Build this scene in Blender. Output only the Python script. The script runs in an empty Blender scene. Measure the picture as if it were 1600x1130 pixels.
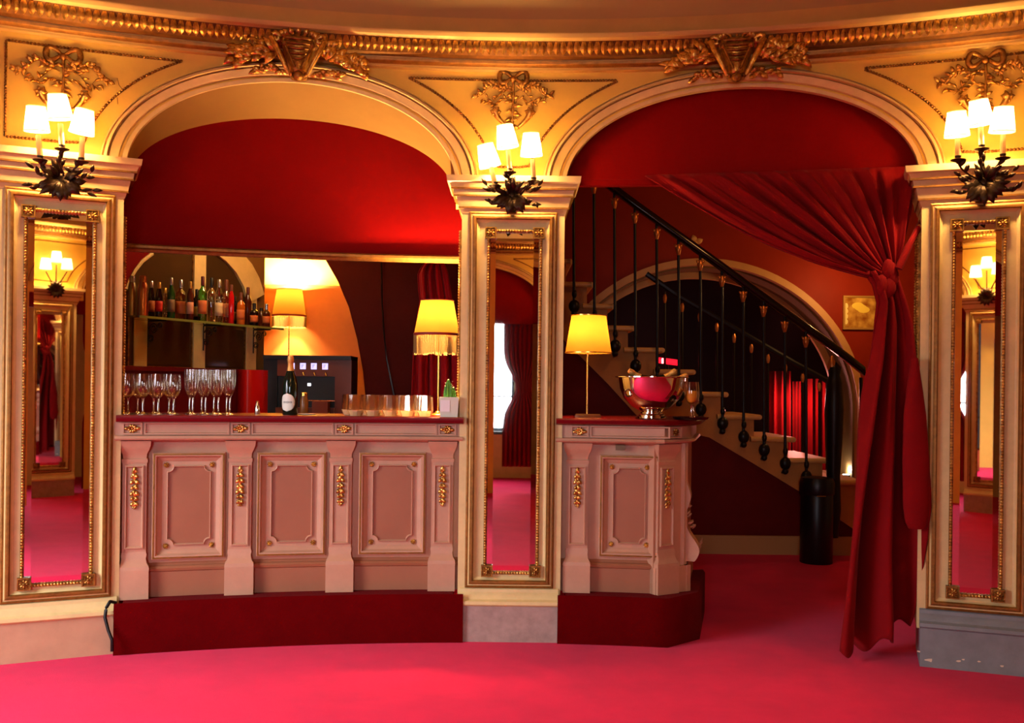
import bpy, bmesh, math, random
from mathutils import Vector, Matrix
random.seed(7)
S = bpy.context.scene
COL = S.collection
PI = math.pi

# ------------------------------------------------------------------ camera
CAM = Vector((0.0, -5.7, 1.5)); FPX = 1500.0; PX0, PY0 = 800.0, 606.0
ROLL = math.radians(0.7)
RT = Vector((math.cos(ROLL), 0, math.sin(ROLL)))
UP = Vector((-math.sin(ROLL), 0, math.cos(ROLL)))
FW = Vector((0, 1, 0))
cam = bpy.data.cameras.new('camera'); camo = bpy.data.objects.new('camera', cam); COL.objects.link(camo)
m = Matrix((RT, UP, -FW)).transposed().to_4x4(); m.translation = CAM
camo.matrix_world = m
cam.sensor_fit = 'HORIZONTAL'; cam.sensor_width = 36; cam.lens = 36 * FPX / 1600
cam.shift_y = (PY0 - 565) / 1600; cam.clip_start = 0.05
S.camera = camo

def ray(px, py):
    return FW + RT * ((px - PX0) / FPX) - UP * ((py - PY0) / FPX)
def at(px, py, Y):
    d = ray(px, py); return CAM + d * ((Y - CAM.y) / d.y)
def proj(p):
    q = Vector(p) - CAM; z = q.dot(FW)
    return (PX0 + FPX * q.dot(RT) / z, PY0 - FPX * q.dot(UP) / z)

# ------------------------------------------------------------------ frames: (s along, z up, d backwards) -> world
R0 = 6.75
class Cyl:
    def __init__(self, flip=False): self.flip = flip
    def pt(self, s, z, d):
        t = s / R0; x = (R0 + d) * math.sin(t); y = (R0 + d) * math.cos(t) - R0
        if self.flip: y = -8.0 - y
        return Vector((x, y, z))
    def pick(self, px, py, d):
        q = ray(px, py); o = CAM - Vector((0, -R0, 0))
        a = q.x ** 2 + q.y ** 2; b = 2 * (o.x * q.x + o.y * q.y); c = o.x ** 2 + o.y ** 2 - (R0 + d) ** 2
        t = (-b + math.sqrt(b * b - 4 * a * c)) / (2 * a)
        p = CAM + q * t
        return (math.atan2(p.x, p.y + R0) * R0, p.z)
    n = 48
class Flat:
    n = 1
    def __init__(self, o, t, n): self.o = Vector(o); self.t = Vector(t).normalized(); self.nn = Vector(n).normalized()
    def pt(self, s, z, d): return self.o + self.t * s + self.nn * d + Vector((0, 0, z))
    def pick(self, px, py, d):
        q = ray(px, py); k = (self.o + self.nn * d - CAM).dot(self.nn) / q.dot(self.nn)
        p = CAM + q * k
        return ((p - self.o).dot(self.t), p.z - self.o.z)
class World:
    n = 1
    def pt(self, s, z, d): return Vector((s, d, z))
W = World(); CY = Cyl(); OP = Cyl(True)
def tangent_frame(cy, s):
    o = cy.pt(s, 0, 0); b = cy.pt(s, 0, 1) - o; t = cy.pt(s + .01, 0, 0) - cy.pt(s - .01, 0, 0)
    return Flat(o, t, b)

# ------------------------------------------------------------------ mesh builder
class MB:
    def __init__(self): self.v = []; self.f = []
    def add(self, vs, fs):
        b = len(self.v); self.v += [Vector(x) for x in vs]; self.f += [tuple(b + i for i in f) for f in fs]
        return self
    def box(self, fr, s0, s1, z0, z1, d0, d1, n=None):
        n = n or (max(1, int(abs(s1 - s0) / .09)) if fr.n > 1 else 1)
        vs = []; fs = []
        for i in range(n + 1):
            s = s0 + (s1 - s0) * i / n
            vs += [fr.pt(s, z0, d0), fr.pt(s, z0, d1), fr.pt(s, z1, d1), fr.pt(s, z1, d0)]
        for i in range(n):
            for k in range(4): fs.append((4*i+k, 4*i+(k+1) % 4, 4*i+4+(k+1) % 4, 4*i+4+k))
        fs += [(0, 1, 2, 3), (4*n, 4*n+3, 4*n+2, 4*n+1)]
        return self.add(vs, fs)
    def sweep(self, fr, s0, s1, prof, n=None, closed=True):
        n = n or (max(1, int(abs(s1 - s0) / .08)) if fr.n > 1 else 1)
        k = len(prof); vs = []; fs = []
        for i in range(n + 1):
            s = s0 + (s1 - s0) * i / n
            vs += [fr.pt(s, z, d) for d, z in prof]
        for i in range(n):
            for j in range(k if closed else k - 1):
                fs.append((k*i+j, k*i+(j+1) % k, k*i+k+(j+1) % k, k*i+k+j))
        if closed: fs += [tuple(range(k)), tuple(k*n+j for j in range(k-1, -1, -1))]
        return self.add(vs, fs)
    def loft(self, rings, closed=True, cap0=False, cap1=False):
        k = len(rings[0]); vs = [p for r in rings for p in r]; fs = []
        for i in range(len(rings) - 1):
            for j in range(k if closed else k - 1):
                fs.append((k*i+j, k*i+(j+1) % k, k*i+k+(j+1) % k, k*i+k+j))
        if cap0: fs.append(tuple(range(k)))
        if cap1: fs.append(tuple(k*(len(rings)-1)+j for j in range(k-1, -1, -1)))
        return self.add(vs, fs)
    def rectframe(self, fr, s0, s1, z0, z1, prof, fill=False):
        rings = []
        for t, d in prof:
            a, b, c, e = s0 + t, s1 - t, z0 + t, z1 - t
            rings.append([fr.pt(a, c, d), fr.pt(b, c, d), fr.pt(b, e, d), fr.pt(a, e, d)])
        return self.loft(rings, cap1=fill)
    def prism(self, fr, poly, d0, d1):
        k = len(poly)
        vs = [fr.pt(s, z, d0) for s, z in poly] + [fr.pt(s, z, d1) for s, z in poly]
        fs = [tuple(range(k)), tuple(range(2*k-1, k-1, -1))] + [(j, (j+1) % k, k+(j+1) % k, k+j) for j in range(k)]
        return self.add(vs, fs)
    def lathe(self, o, prof, n=20, mat=None, caps=True):
        rings = []
        mt = mat or Matrix.Identity(3)
        for r, z in prof:
            r = max(r, 1e-4)
            rings.append([Vector(o) + mt @ Vector((r*math.cos(2*PI*i/n), r*math.sin(2*PI*i/n), z)) for i in range(n)])
        return self.loft(rings, cap0=caps, cap1=caps)
    def tube(self, pts, r, n=8, caps=True):
        pts = [Vector(p) for p in pts]; rings = []
        up = Vector((0.13, 0.21, 0.97))
        for i, p in enumerate(pts):
            t = (pts[min(i+1, len(pts)-1)] - pts[max(i-1, 0)]).normalized()
            a = t.cross(up)
            if a.length < .05: a = t.cross(Vector((1, 0, 0)))
            a.normalize(); b = t.cross(a)
            rr = r[i] if isinstance(r, (list, tuple)) else r
            rings.append([p + a*rr*math.cos(2*PI*k/n) + b*rr*math.sin(2*PI*k/n) for k in range(n)])
        return self.loft(rings, cap0=caps, cap1=caps)
    def ball(self, c, r, sc=(1, 1, 1), n=10, mm=6, mat=None):
        mt = mat or Matrix.Identity(3); rings = []
        for i in range(mm + 1):
            t = -PI/2 + PI*i/mm; cr = max(math.cos(t), .02)
            rings.append([Vector(c) + mt @ Vector((r*sc[0]*cr*math.cos(2*PI*k/n), r*sc[1]*cr*math.sin(2*PI*k/n), r*sc[2]*math.sin(t))) for k in range(n)])
        return self.loft(rings, cap0=True, cap1=True)
    def leaf(self, base, dirv, nrm, L, w, curl=.3, th=.003):
        d = Vector(dirv).normalized(); nrm = Vector(nrm); nrm = (nrm - d*nrm.dot(d)).normalized(); a = d.cross(nrm)
        vs = []; fs = []
        N = 5
        for side in (1, -1):
            for i in range(N + 1):
                t = i / N; ww = w * math.sin(PI * min(1, .12 + .88*t)) ** .8 * (1 if i < N else .05)
                c = Vector(base) + d*(L*t) + nrm*(curl*L*math.sin(t*PI*.9))
                off = nrm*(th*side)
                vs += [c - a*ww + off*.4 - nrm*(ww*.35), c + off, c + a*ww + off*.4 - nrm*(ww*.35)]
        b = 3*(N+1)
        for i in range(N):
            for k in range(2):
                fs.append((3*i+k, 3*i+k+1, 3*i+k+4, 3*i+k+3)); fs.append((b+3*i+k, b+3*i+k+3, b+3*i+k+4, b+3*i+k+1))
            fs.append((3*i, 3*i+3, b+3*i+3, b+3*i)); fs.append((3*i+2, b+3*i+2, b+3*i+5, 3*i+5))
        return self.add(vs, fs)
    def build(self, name, mat, parent=None, ang=38, recalc=True):
        me = bpy.data.meshes.new(name)
        me.from_pydata([tuple(v) for v in self.v], [], self.f)
        me.validate()
        if recalc:
            bm = bmesh.new(); bm.from_mesh(me)
            bmesh.ops.remove_doubles(bm, verts=bm.verts, dist=1e-6)
            bmesh.ops.recalc_face_normals(bm, faces=bm.faces); bm.to_mesh(me); bm.free()
        me.polygons.foreach_set('use_smooth', [True]*len(me.polygons))
        me.set_sharp_from_angle(angle=math.radians(ang))
        me.update()
        o = bpy.data.objects.new(name, me); COL.objects.link(o)
        if mat: me.materials.append(mat)
        if parent is not None:
            o.parent = parent; o.matrix_parent_inverse = parent.matrix_world.inverted() if parent.type != 'EMPTY' else Matrix.Translation(-Vector(parent.location))
        return o

def tag(o, label=None, cat=None, group=None, kind=None):
    if label: o['label'] = label
    if cat: o['category'] = cat
    if group: o['group'] = group
    if kind: o['kind'] = kind
    return o
def thing(name, label, cat, loc=(0, 0, 0), group=None, kind=None):
    o = bpy.data.objects.new(name, None); COL.objects.link(o); o.location = loc; o.empty_display_size = .1
    return tag(o, label, cat, group, kind)
def copy_tree(o, loc, label, group=None):
    delta = Vector(loc) - Vector(o.location)
    c = o.copy(); COL.objects.link(c); c.location = loc
    tag(c, label, None, group)
    for ch in [x for x in bpy.data.objects if x.parent == o]:
        k = ch.copy(); COL.objects.link(k); k.parent = c; k.matrix_parent_inverse = ch.matrix_parent_inverse.copy()
        for g in [x for x in bpy.data.objects if x.parent == ch]:
            q = g.copy(); COL.objects.link(q); q.parent = k; q.matrix_parent_inverse = g.matrix_parent_inverse.copy()
    return c

# ------------------------------------------------------------------ materials
def lin(r, g, b):
    f = lambda c: c/12.92 if c <= .04045 else ((c+.055)/1.055)**2.4
    return (f(r/255), f(g/255), f(b/255), 1)
def mat(name, c, rough=.5, metal=0, noise=0, nscale=6, bump=0, bscale=40, dark=None, sheen=0, coat=0, spec=.35):
    M = bpy.data.materials.new(name); M.use_nodes = True; nt = M.node_tree; N = nt.nodes; L = nt.links
    b = N['Principled BSDF']; b.inputs['Base Color'].default_value = c; b.inputs['Roughness'].default_value = rough
    b.inputs['Metallic'].default_value = metal; b.inputs['Specular IOR Level'].default_value = spec
    if sheen: b.inputs['Sheen Weight'].default_value = sheen; b.inputs['Sheen Roughness'].default_value = .4; b.inputs['Sheen Tint'].default_value = (1, .25, .25, 1)
    if coat: b.inputs['Coat Weight'].default_value = coat; b.inputs['Coat Roughness'].default_value = .08
    tc = N.new('ShaderNodeTexCoord')
    if noise:
        n = N.new('ShaderNodeTexNoise'); n.inputs['Scale'].default_value = nscale; n.inputs['Detail'].default_value = 6; n.inputs['Roughness'].default_value = .65
        L.new(tc.outputs['Object'], n.inputs['Vector'])
        r = N.new('ShaderNodeMapRange'); r.inputs[1].default_value = .35; r.inputs[2].default_value = .7
        L.new(n.outputs['Fac'], r.inputs[0])
        x = N.new('ShaderNodeMix'); x.data_type = 'RGBA'
        dk = dark or tuple(v*(1-noise) for v in c[:3]) + (1,)
        x.inputs[6].default_value = c; x.inputs[7].default_value = dk
        L.new(r.outputs[0], x.inputs[0]); L.new(x.outputs[2], b.inputs['Base Color'])
    if bump:
        n2 = N.new('ShaderNodeTexNoise'); n2.inputs['Scale'].default_value = bscale; n2.inputs['Detail'].default_value = 4
        L.new(tc.outputs['Object'], n2.inputs['Vector'])
        bp = N.new('ShaderNodeBump'); bp.inputs['Strength'].default_value = bump; bp.inputs['Distance'].default_value = .01
        L.new(n2.outputs['Fac'], bp.inputs['Height']); L.new(bp.outputs[0], b.inputs['Normal'])
    return M
def emit(name, c, s):
    M = bpy.data.materials.new(name); M.use_nodes = True; N = M.node_tree.nodes
    b = N['Principled BSDF']; b.inputs['Base Color'].default_value = c; b.inputs['Emission Color'].default_value = c; b.inputs['Emission Strength'].default_value = s
    return M
def glassy(name, tint, gl=.10, edge=.9, rough=.02, dens=None):
    """thin clear glass: see-through with reflections that grow towards grazing angles"""
    M = bpy.data.materials.new(name); M.use_nodes = True; nt = M.node_tree; N = nt.nodes; L = nt.links
    N.remove(N['Principled BSDF']); out = N['Material Output']
    t = N.new('ShaderNodeBsdfTransparent'); t.inputs[0].default_value = tint
    g = N.new('ShaderNodeBsdfGlossy'); g.inputs['Roughness'].default_value = rough; g.inputs[0].default_value = (1, .97, .92, 1)
    lw = N.new('ShaderNodeLayerWeight'); lw.inputs[0].default_value = .5
    r = N.new('ShaderNodeMapRange'); r.inputs[1].default_value = .25; r.inputs[2].default_value = 1; r.inputs[3].default_value = gl; r.inputs[4].default_value = edge
    x = N.new('ShaderNodeMixShader')
    L.new(lw.outputs['Facing'], r.inputs[0]); L.new(r.outputs[0], x.inputs[0]); L.new(t.outputs[0], x.inputs[1]); L.new(g.outputs[0], x.inputs[2]); L.new(x.outputs[0], out.inputs[0])
    return M
def shade_mat(name, c, tr=.6, diff=.4, weave=0):
    """lamp-shade fabric: light from the bulb inside shines through it"""
    M = bpy.data.materials.new(name); M.use_nodes = True; nt = M.node_tree; N = nt.nodes; L = nt.links
    N.remove(N['Principled BSDF']); out = N['Material Output']
    t = N.new('ShaderNodeBsdfTranslucent'); t.inputs[0].default_value = tuple(v*tr for v in c[:3]) + (1,)
    d = N.new('ShaderNodeBsdfDiffuse'); d.inputs[0].default_value = tuple(v*diff for v in c[:3]) + (1,)
    a = N.new('ShaderNodeAddShader'); L.new(t.outputs[0], a.inputs[0]); L.new(d.outputs[0], a.inputs[1]); L.new(a.outputs[0], out.inputs[0])
    return M

cream = mat('cream_paint', lin(222, 194, 132), .45, noise=.16, nscale=9, bump=.08, bscale=60)
cornice_m = mat('cornice_paint', lin(196, 160, 92), .5, noise=.14, nscale=4)
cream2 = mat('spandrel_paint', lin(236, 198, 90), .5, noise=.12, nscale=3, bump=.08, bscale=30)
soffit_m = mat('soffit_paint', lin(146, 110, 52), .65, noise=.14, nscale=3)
stone = mat('plinth_paint', lin(170, 142, 130), .5, noise=.3, nscale=14, bump=.15, bscale=40)
pinkp = mat('bar_paint', lin(190, 142, 112), .42, noise=.12, nscale=7, bump=.06, bscale=50)
mauve = mat('bar_panel_paint', lin(156, 96, 66), .45, noise=.1, nscale=5)
giltline = mat('gilt_line_paint', lin(150, 100, 40), .42, metal=.5, noise=.45, nscale=25)
gold = mat('gold_leaf', lin(244, 198, 104), .28, metal=.9, noise=.55, nscale=30, dark=lin(130, 82, 28), bump=.3, bscale=90)
oldgold = mat('aged_gold', lin(176, 124, 54), .42, metal=.8, noise=.7, nscale=30, dark=lin(80, 48, 18), bump=.3, bscale=90)
bronze = mat('dark_bronze', lin(74, 56, 40), .4, metal=.85, noise=.5, nscale=25, bump=.2, bscale=60)
redwall = mat('red_wall_paint', lin(116, 1, 1), .7, noise=.16, nscale=2.2, spec=.06)
darkred = mat('dark_red_wall', lin(112, 18, 8), .6, noise=.2, nscale=3, spec=.08)
velvet = mat('red_velvet', lin(132, 1, 6), .9, noise=.2, nscale=5, sheen=.05, bump=.1, bscale=200, spec=.2)
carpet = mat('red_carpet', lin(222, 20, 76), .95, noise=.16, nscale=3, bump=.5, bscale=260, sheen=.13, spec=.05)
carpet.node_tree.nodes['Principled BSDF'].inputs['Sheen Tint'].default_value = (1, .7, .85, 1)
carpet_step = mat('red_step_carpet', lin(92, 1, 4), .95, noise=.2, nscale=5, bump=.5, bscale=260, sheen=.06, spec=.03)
bartop = mat('red_bar_top', lin(112, 6, 14), .35, noise=.2, nscale=20, coat=.05, spec=.2)
shadegold = mat('shadowed_gold', lin(120, 76, 28), .5, metal=.6, noise=.5, nscale=30)  # darker gold paints in the shade between the cornice leaves
mirror = mat('mirror_glass', (.86, .84, .8, 1), .015, metal=1)
darkglass = mat('dark_mirror', lin(88, 62, 34), .12, metal=.35, noise=.3, nscale=1.5)
iron = mat('black_iron', lin(26, 22, 22), .35, metal=.3)
tread_m = mat('stone_tread', lin(222, 164, 92), .5, noise=.15, nscale=8)
string_m = mat('stringer_stone', lin(198, 128, 58), .6, noise=.2, nscale=5)
steel = mat('polished_steel', lin(226, 218, 208), .06, metal=1)
brass = mat('brass', lin(206, 160, 80), .25, metal=1)
blackp = mat('black_plastic', lin(14, 13, 14), .35)
brownpanel = mat('brown_gloss_panel', lin(104, 46, 14), .35, noise=.15, nscale=4)
glass = glassy('clear_glass', (.97, .96, .94, 1), .035, .7)
glassbase = glassy('thick_glass', (.93, .88, .78, 1), .28, .95)
shelfglass = glassy('green_shelf_glass', (.75, .85, .7, 1), .2, .9)
plaster = mat('ceiling_plaster', lin(172, 146, 96), .7, noise=.08, nscale=2)
# ------------------------------------------------------------------ floor, ceiling, far walls
def struct(mb, name, mt, label, cat, ang=38, parent=None):
    o = mb.build(name, mt, parent, ang)
    if parent is None: tag(o, label, cat, None, 'structure')
    return o
b = MB(); b.add([(-6, -11.5, 0), (6, -11.5, 0), (6, 8, 0), (-6, 8, 0)], [(0, 1, 2, 3)])
struct(b, 'floor', carpet, 'plush red carpet covering the whole foyer floor', 'floor')

WD = 0.09           # wall face sits this far behind the pillar fronts
ZS = 2.72           # springing height
def ell(a0, a1, za, k, n=64):
    ac, rx = (a0+a1)/2, (a1-a0)/2
    return [(ac - rx*math.cos(PI*i/n), ZS + (za-ZS)*math.sin(PI*i/n)**k) for i in range(n+1)]
def ell_off(a0, a1, za, off, n=64):
    ac, rx = (a0+a1)/2, (a1-a0)/2
    return [(ac - (rx+off)*math.cos(PI*i/n), ZS + (za-ZS+off*.85)*math.sin(PI*i/n)) for i in range(n+1)]
ZT = 3.66
def arcade_wall(cy, arches, aL, aR, name, label, ends, mt=cream2):
    b = MB(); edge = aL
    def pier(x0, x1): b.box(cy, x0, x1, 2.6, ZT, WD, WD+.16)
    for (a0, a1, za, r0, r1, zr, dr) in arches:
        pier(edge, a0)
        e = ell(a0, a1, za, 1)
        n = len(e)
        b.loft([[cy.pt(s, z, WD) for s, z in e], [cy.pt(s, ZT, WD) for s, z in e], [cy.pt(s, ZT, WD+.16) for s, z in e], [cy.pt(s, z, WD+.16) for s, z in e]], closed=False)
        edge = a1
    pier(edge, aR)
    b.box(cy, aL, ends[0], 0, 2.6, WD, WD+.16); b.box(cy, ends[1], aR, 0, 2.6, WD, WD+.16)
    return struct(b, name, mt, label, 'wall')

# measured arches: inner edge (a0,a1,apex), rear lunette edge (r0,r1,apex,depth)
def pk(px, py, d): return CY.pick(px, py, d)
A1 = (pk(196, 262, WD)[0], pk(713, 275, WD)[0], pk(455, 128, WD)[1], pk(203, 280, .40)[0], pk(708, 300, .40)[0], pk(456, 186, .40)[1], .40)
A2 = (pk(883, 275, WD)[0], pk(1438, 265, WD)[0], pk(1160, 136, WD)[1], pk(885, 275, .2)[0], pk(1436, 265, .2)[0], pk(1160, 135, .2)[1], .2)
arcade_wall(CY, [A1, A2], -5.2, 5.2, 'wall_front', 'curved cream upper wall with two wide arches and bead-edged spandrels', (-3.0, 3.0))
OA1 = (-2.0, .42, 3.28, -1.97, .39, 3.24, .2); OA2 = (1.25, 3.6, 3.28, 1.28, 3.57, 3.24, .2)
arcade_wall(OP, [OA1, OA2], -5.2, 5.2, 'wall_back', 'cream arched wall on the other side of the foyer, seen in the mirrors', (-2.1, 3.7))

# soffits
def soffit(cy, A, name, label):
    a0, a1, za, r0, r1, zr, dr = A
    e = ell(a0, a1, za, 1); r = ell(r0, r1, zr, 1)
    rings = []
    for k in range(5):
        t = k/4
        rings.append([cy.pt(s0+(s1-s0)*t, z0+(z1-z0)*t, WD+(dr-WD)*t) for (s0, z0), (s1, z1) in zip(e, r)])
    b = MB(); b.loft(rings, closed=False)
    # thickness behind
    rings2 = [[p + Vector((0, 0, .05)) for p in q] for q in (rings[0], rings[-1])]
    b.loft(rings2, closed=False)
    return struct(b, name, soffit_m, label, 'arch')
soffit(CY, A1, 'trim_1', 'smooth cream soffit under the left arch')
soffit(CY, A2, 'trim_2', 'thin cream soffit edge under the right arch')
# red lunettes
def lunette(cy, A, zb, th, name, label, ext=.35, mt=redwall):
    a0, a1, za, r0, r1, zr, dr = A
    b = MB(); n = 40; s0, s1 = r0-.12, r1+.12
    top = zr+.06
    b.box(cy, s0, s1, zb, top, dr, dr+th, n)
    return struct(b, name, mt, label, 'wall')
ZG1 = pk(455, 396, .40)[1]       # lower edge of the left lunette
ZG2 = pk(1160, 277, .2)[1]
lunette(CY, A1, ZG1, .06, 'wall_lunette_left', 'red painted lunette wall filling the left arch above the bar')
lunette(CY, A2, ZG2, .05, 'wall_lunette_right', 'dark red lunette panel filling the right arch above the curtain')
lunette(OP, OA1, 2.42, .05, 'wall_lunette_back', 'red lunette in the opposite arch seen in the mirror')
lunette(OP, OA2, 2.42, .05, 'wall_lunette_side', 'red lunette in the other opposite arch')
# gilt rail below the left lunette
b = MB(); zz = ZG1
b.sweep(CY, A1[3]-.05, A1[4]+.05, [(.40, zz-.035), (.40, zz+.012), (.375, zz+.012), (.362, zz+.002), (.362, zz-.012), (.375, zz-.02), (.38, zz-.035)])
struct(b, 'trim_3', giltline, 'gilt moulding along the lower edge of the left red lunette', 'moulding')
# red batten under right lunette
b = MB(); b.box(CY, pk(884, 280, .21)[0], pk(1040, 280, .21)[0], ZG2-.036, ZG2+.0, .205, .25)
struct(b, 'trim_4', redwall, 'narrow red batten under the right lunette where the curtain starts', 'moulding')

# archivolts
def archivolt(cy, A, name, label, w=.135):
    a0, a1, za = A[:3]
    prof = [(-.004, WD+.03), (-.004, WD-.012), (.02, WD-.016), (.026, WD+.012), (.034, WD+.012), (.04, WD-.024), (.085, WD-.034), (.09, WD-.012), (.095, WD-.012), (.098, WD-.052), (.112, WD-.048), (.115, WD-.018), (.12, WD-.018), (.124, WD-.03), (w, WD-.01), (w, WD+.03)]
    rings = []
    for off, d in prof: rings.append([cy.pt(s, z, d) for s, z in ell_off(a0, a1, za, off)])
    b = MB(); b.loft(rings, closed=False)
    o = struct(b, name, cream, label, 'moulding', ang=25)
    g = MB()
    for o0, o1, d0, d1 in ((.024, .036, WD+.006, WD+.016), (.087, .096, WD-.018, WD-.008), (.113, .122, WD-.024, WD-.014)):
        r = [(o0, d0), (o1, d0), (o1, d1), (o0, d1)]
        g.loft([[cy.pt(s, z, d) for s, z in ell_off(a0, a1, za, off)] for off, d in r + r[:1]], closed=False)
    g.build('gilt_lines', giltline, o)
archivolt(CY, A1, 'trim_5', 'moulded cream archivolt with gilt lines around the left arch')
archivolt(CY, A2, 'trim_6', 'moulded cream archivolt with gilt lines around the right arch')
archivolt(OP, OA1, 'trim_7', 'moulded archivolt on the opposite wall')
archivolt(OP, OA2, 'trim_8', 'second moulded archivolt on the opposite wall')

# cornice + cove
def cornice(cy, names, where):
    z0 = 3.40
    prof = [(WD, z0), (.06, z0+.005), (.06, z0+.018), (.045, z0+.03), (.03, z0+.052), (.03, z0+.06), (.0, z0+.07), (-.045, z0+.142), (-.055, z0+.146), (-.075, z0+.152), (-.085, z0+.17), (-.085, z0+.178), (-.05, z0+.184), (-.05, z0+.27), (WD, z0+.27)]
    b = MB(); b.sweep(cy, -5, 5, prof, n=120)
    struct(b, names[0], cornice_m, 'stepped cream cornice running round ' + where, 'cornice')
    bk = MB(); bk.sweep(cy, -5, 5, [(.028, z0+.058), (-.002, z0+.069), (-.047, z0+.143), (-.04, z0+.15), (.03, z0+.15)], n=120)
    b = MB(); n = 230
    for i in range(n):
        s = -4.6 + 9.2*i/n
        t = tangent_frame(cy, s)
        c0 = t.pt(0, z0+.139, -.046); dn = (t.pt(0, z0+.07, 0) - c0).normalized()
        out = -t.nn
        b.leaf(c0, dn, out, .076, .0185, .3, .005)
        if i % 2 == 0:
            b.ball(t.pt(.02, z0+.108, -.026), .012, (.7, .7, 1.5), 6, 4)
    bo = struct(b, names[1], gold, 'gilded acanthus-leaf band along the cornice of ' + where, 'moulding')
    bk.build('backing', shadegold, bo)
    b = MB(); b.sweep(cy, -5, 5, [(.062, z0+.02), (.048, z0+.02), (.03, z0+.034), (.026, z0+.05), (.05, z0+.05)], n=120)
    struct(b, names[2], giltline, 'gilt line below the leaf band of ' + where, 'moulding')
    b = MB(); pr = []
    for i in range(13):
        t = i/12*PI/2
        pr.append((-.05 - 1.0*(1-math.cos(t)), z0+.27 + .95*math.sin(t)))
    b.sweep(cy, -5, 5, pr, n=120, closed=False)
    struct(b, names[3], plaster, 'coved cream plaster above the cornice of ' + where, 'ceiling')
cornice(CY, ('trim_9', 'trim_10', 'trim_11', 'ceiling_cove_front'), 'the bar wall')
cornice(OP, ('trim_12', 'trim_13', 'trim_14', 'ceiling_cove_back'), 'the opposite wall')
b = MB(); b.box(W, -6, 6, 4.6, 4.7, -11.5, .8)
struct(b, 'ceiling', plaster, 'plain cream ceiling above the foyer', 'ceiling')

# spandrel bead borders
def bead_run(mb, cy, pts, d, r=.0075, gap=.0165):
    acc = 0; prev = pts[0]
    for p in pts[1:]:
        L = math.hypot(p[0]-prev[0], p[1]-prev[1]); 
        if L < 1e-9: continue
        x = gap - acc
        while x <= L:
            s = prev[0]+(p[0]-prev[0])*x/L; z = prev[1]+(p[1]-prev[1])*x/L
            mb.ball(cy.pt(s, z, d), r, n=6, mm=4); x += gap
        acc = (acc + L) % gap; prev = p
def strip_run(mb, cy, pts, d0, d1, w):
    """thin flat fillet under a bead run"""
    L = []; 
    for i, p in enumerate(pts):
        a = pts[max(i-1, 0)]; c = pts[min(i+1, len(pts)-1)]
        tx, tz = c[0]-a[0], c[1]-a[1]; l = math.hypot(tx, tz) or 1
        L.append((p, (-tz/l, tx/l)))
    rings = [[cy.pt(p[0]+n[0]*o, p[1]+n[1]*o, d) for p, n in L] for o, d in ((-w, d1), (-w, d0), (w, d0), (w, d1))]
    mb.loft(rings, closed=False)
ZB = 3.352; ZBL = 2.83; OFF = .225
def spandrel(cy, A_left, A_right, name, label, sL=None, sR=None):
    """bead outline between the arch on the left and the arch on the right"""
    pts = []
    def side(A, right):
        e = ell_off(A[0], A[1], A[2], OFF, 160)
        h = [p for p in e if ZBL <= p[1] <= ZB]
        mid = (A[0]+A[1])/2
        return [p for p in h if (p[0] > mid) == right]
    l = side(A_left, True) if A_left else [(sL, ZB), (sL, ZBL)]      # descending
    r = side(A_right, False) if A_right else [(sR, ZBL), (sR, ZB)]   # ascending
    loop = l + [(l[-1][0] + (r[0][0]-l[-1][0])*t, ZBL) for t in (.25, .5, .75)] + r
    top = [(r[-1][0] + (l[0][0]-r[-1][0])*i/24, ZB) for i in range(25)]
    b = MB(); bead_run(b, cy, loop + top, WD-.005, .0088, .0178); 
    o = struct(b, name, oldgold, label, 'moulding')
    g = MB(); strip_run(g, cy, loop, WD-.002, WD+.01, .006); strip_run(g, cy, top, WD-.002, WD+.01, .006)
    g.build('gilt_fillet', giltline, o)
spandrel(CY, A1, A2, 'trim_15', 'gilt bead border of the spandrel between the two arches')
spandrel(CY, None, A1, 'trim_16', 'gilt bead border of the spandrel left of the bar arch', sL=pk(8, 200, WD)[0])
spandrel(CY, A2, None, 'trim_17', 'gilt bead border of the spandrel right of the curtain arch', sR=pk(1640, 200, WD)[0])
spandrel(OP, OA1, OA2, 'trim_18', 'bead border of the opposite spandrel')
# hairline cracks in the left spandrel plaster
b = MB()
for pts in ([(183, 122), (186, 133), (192, 141)], [(183, 152), (184, 163)]):
    b.tube([CY.pt(*pk(x, y, WD-.001), WD-.001) for x, y in pts], .0016, 5)
struct(b, 'trim_19', mat('crack_dark', lin(110, 66, 26), .9), 'hairline cracks in the plaster of the left spandrel', 'crack')

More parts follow.
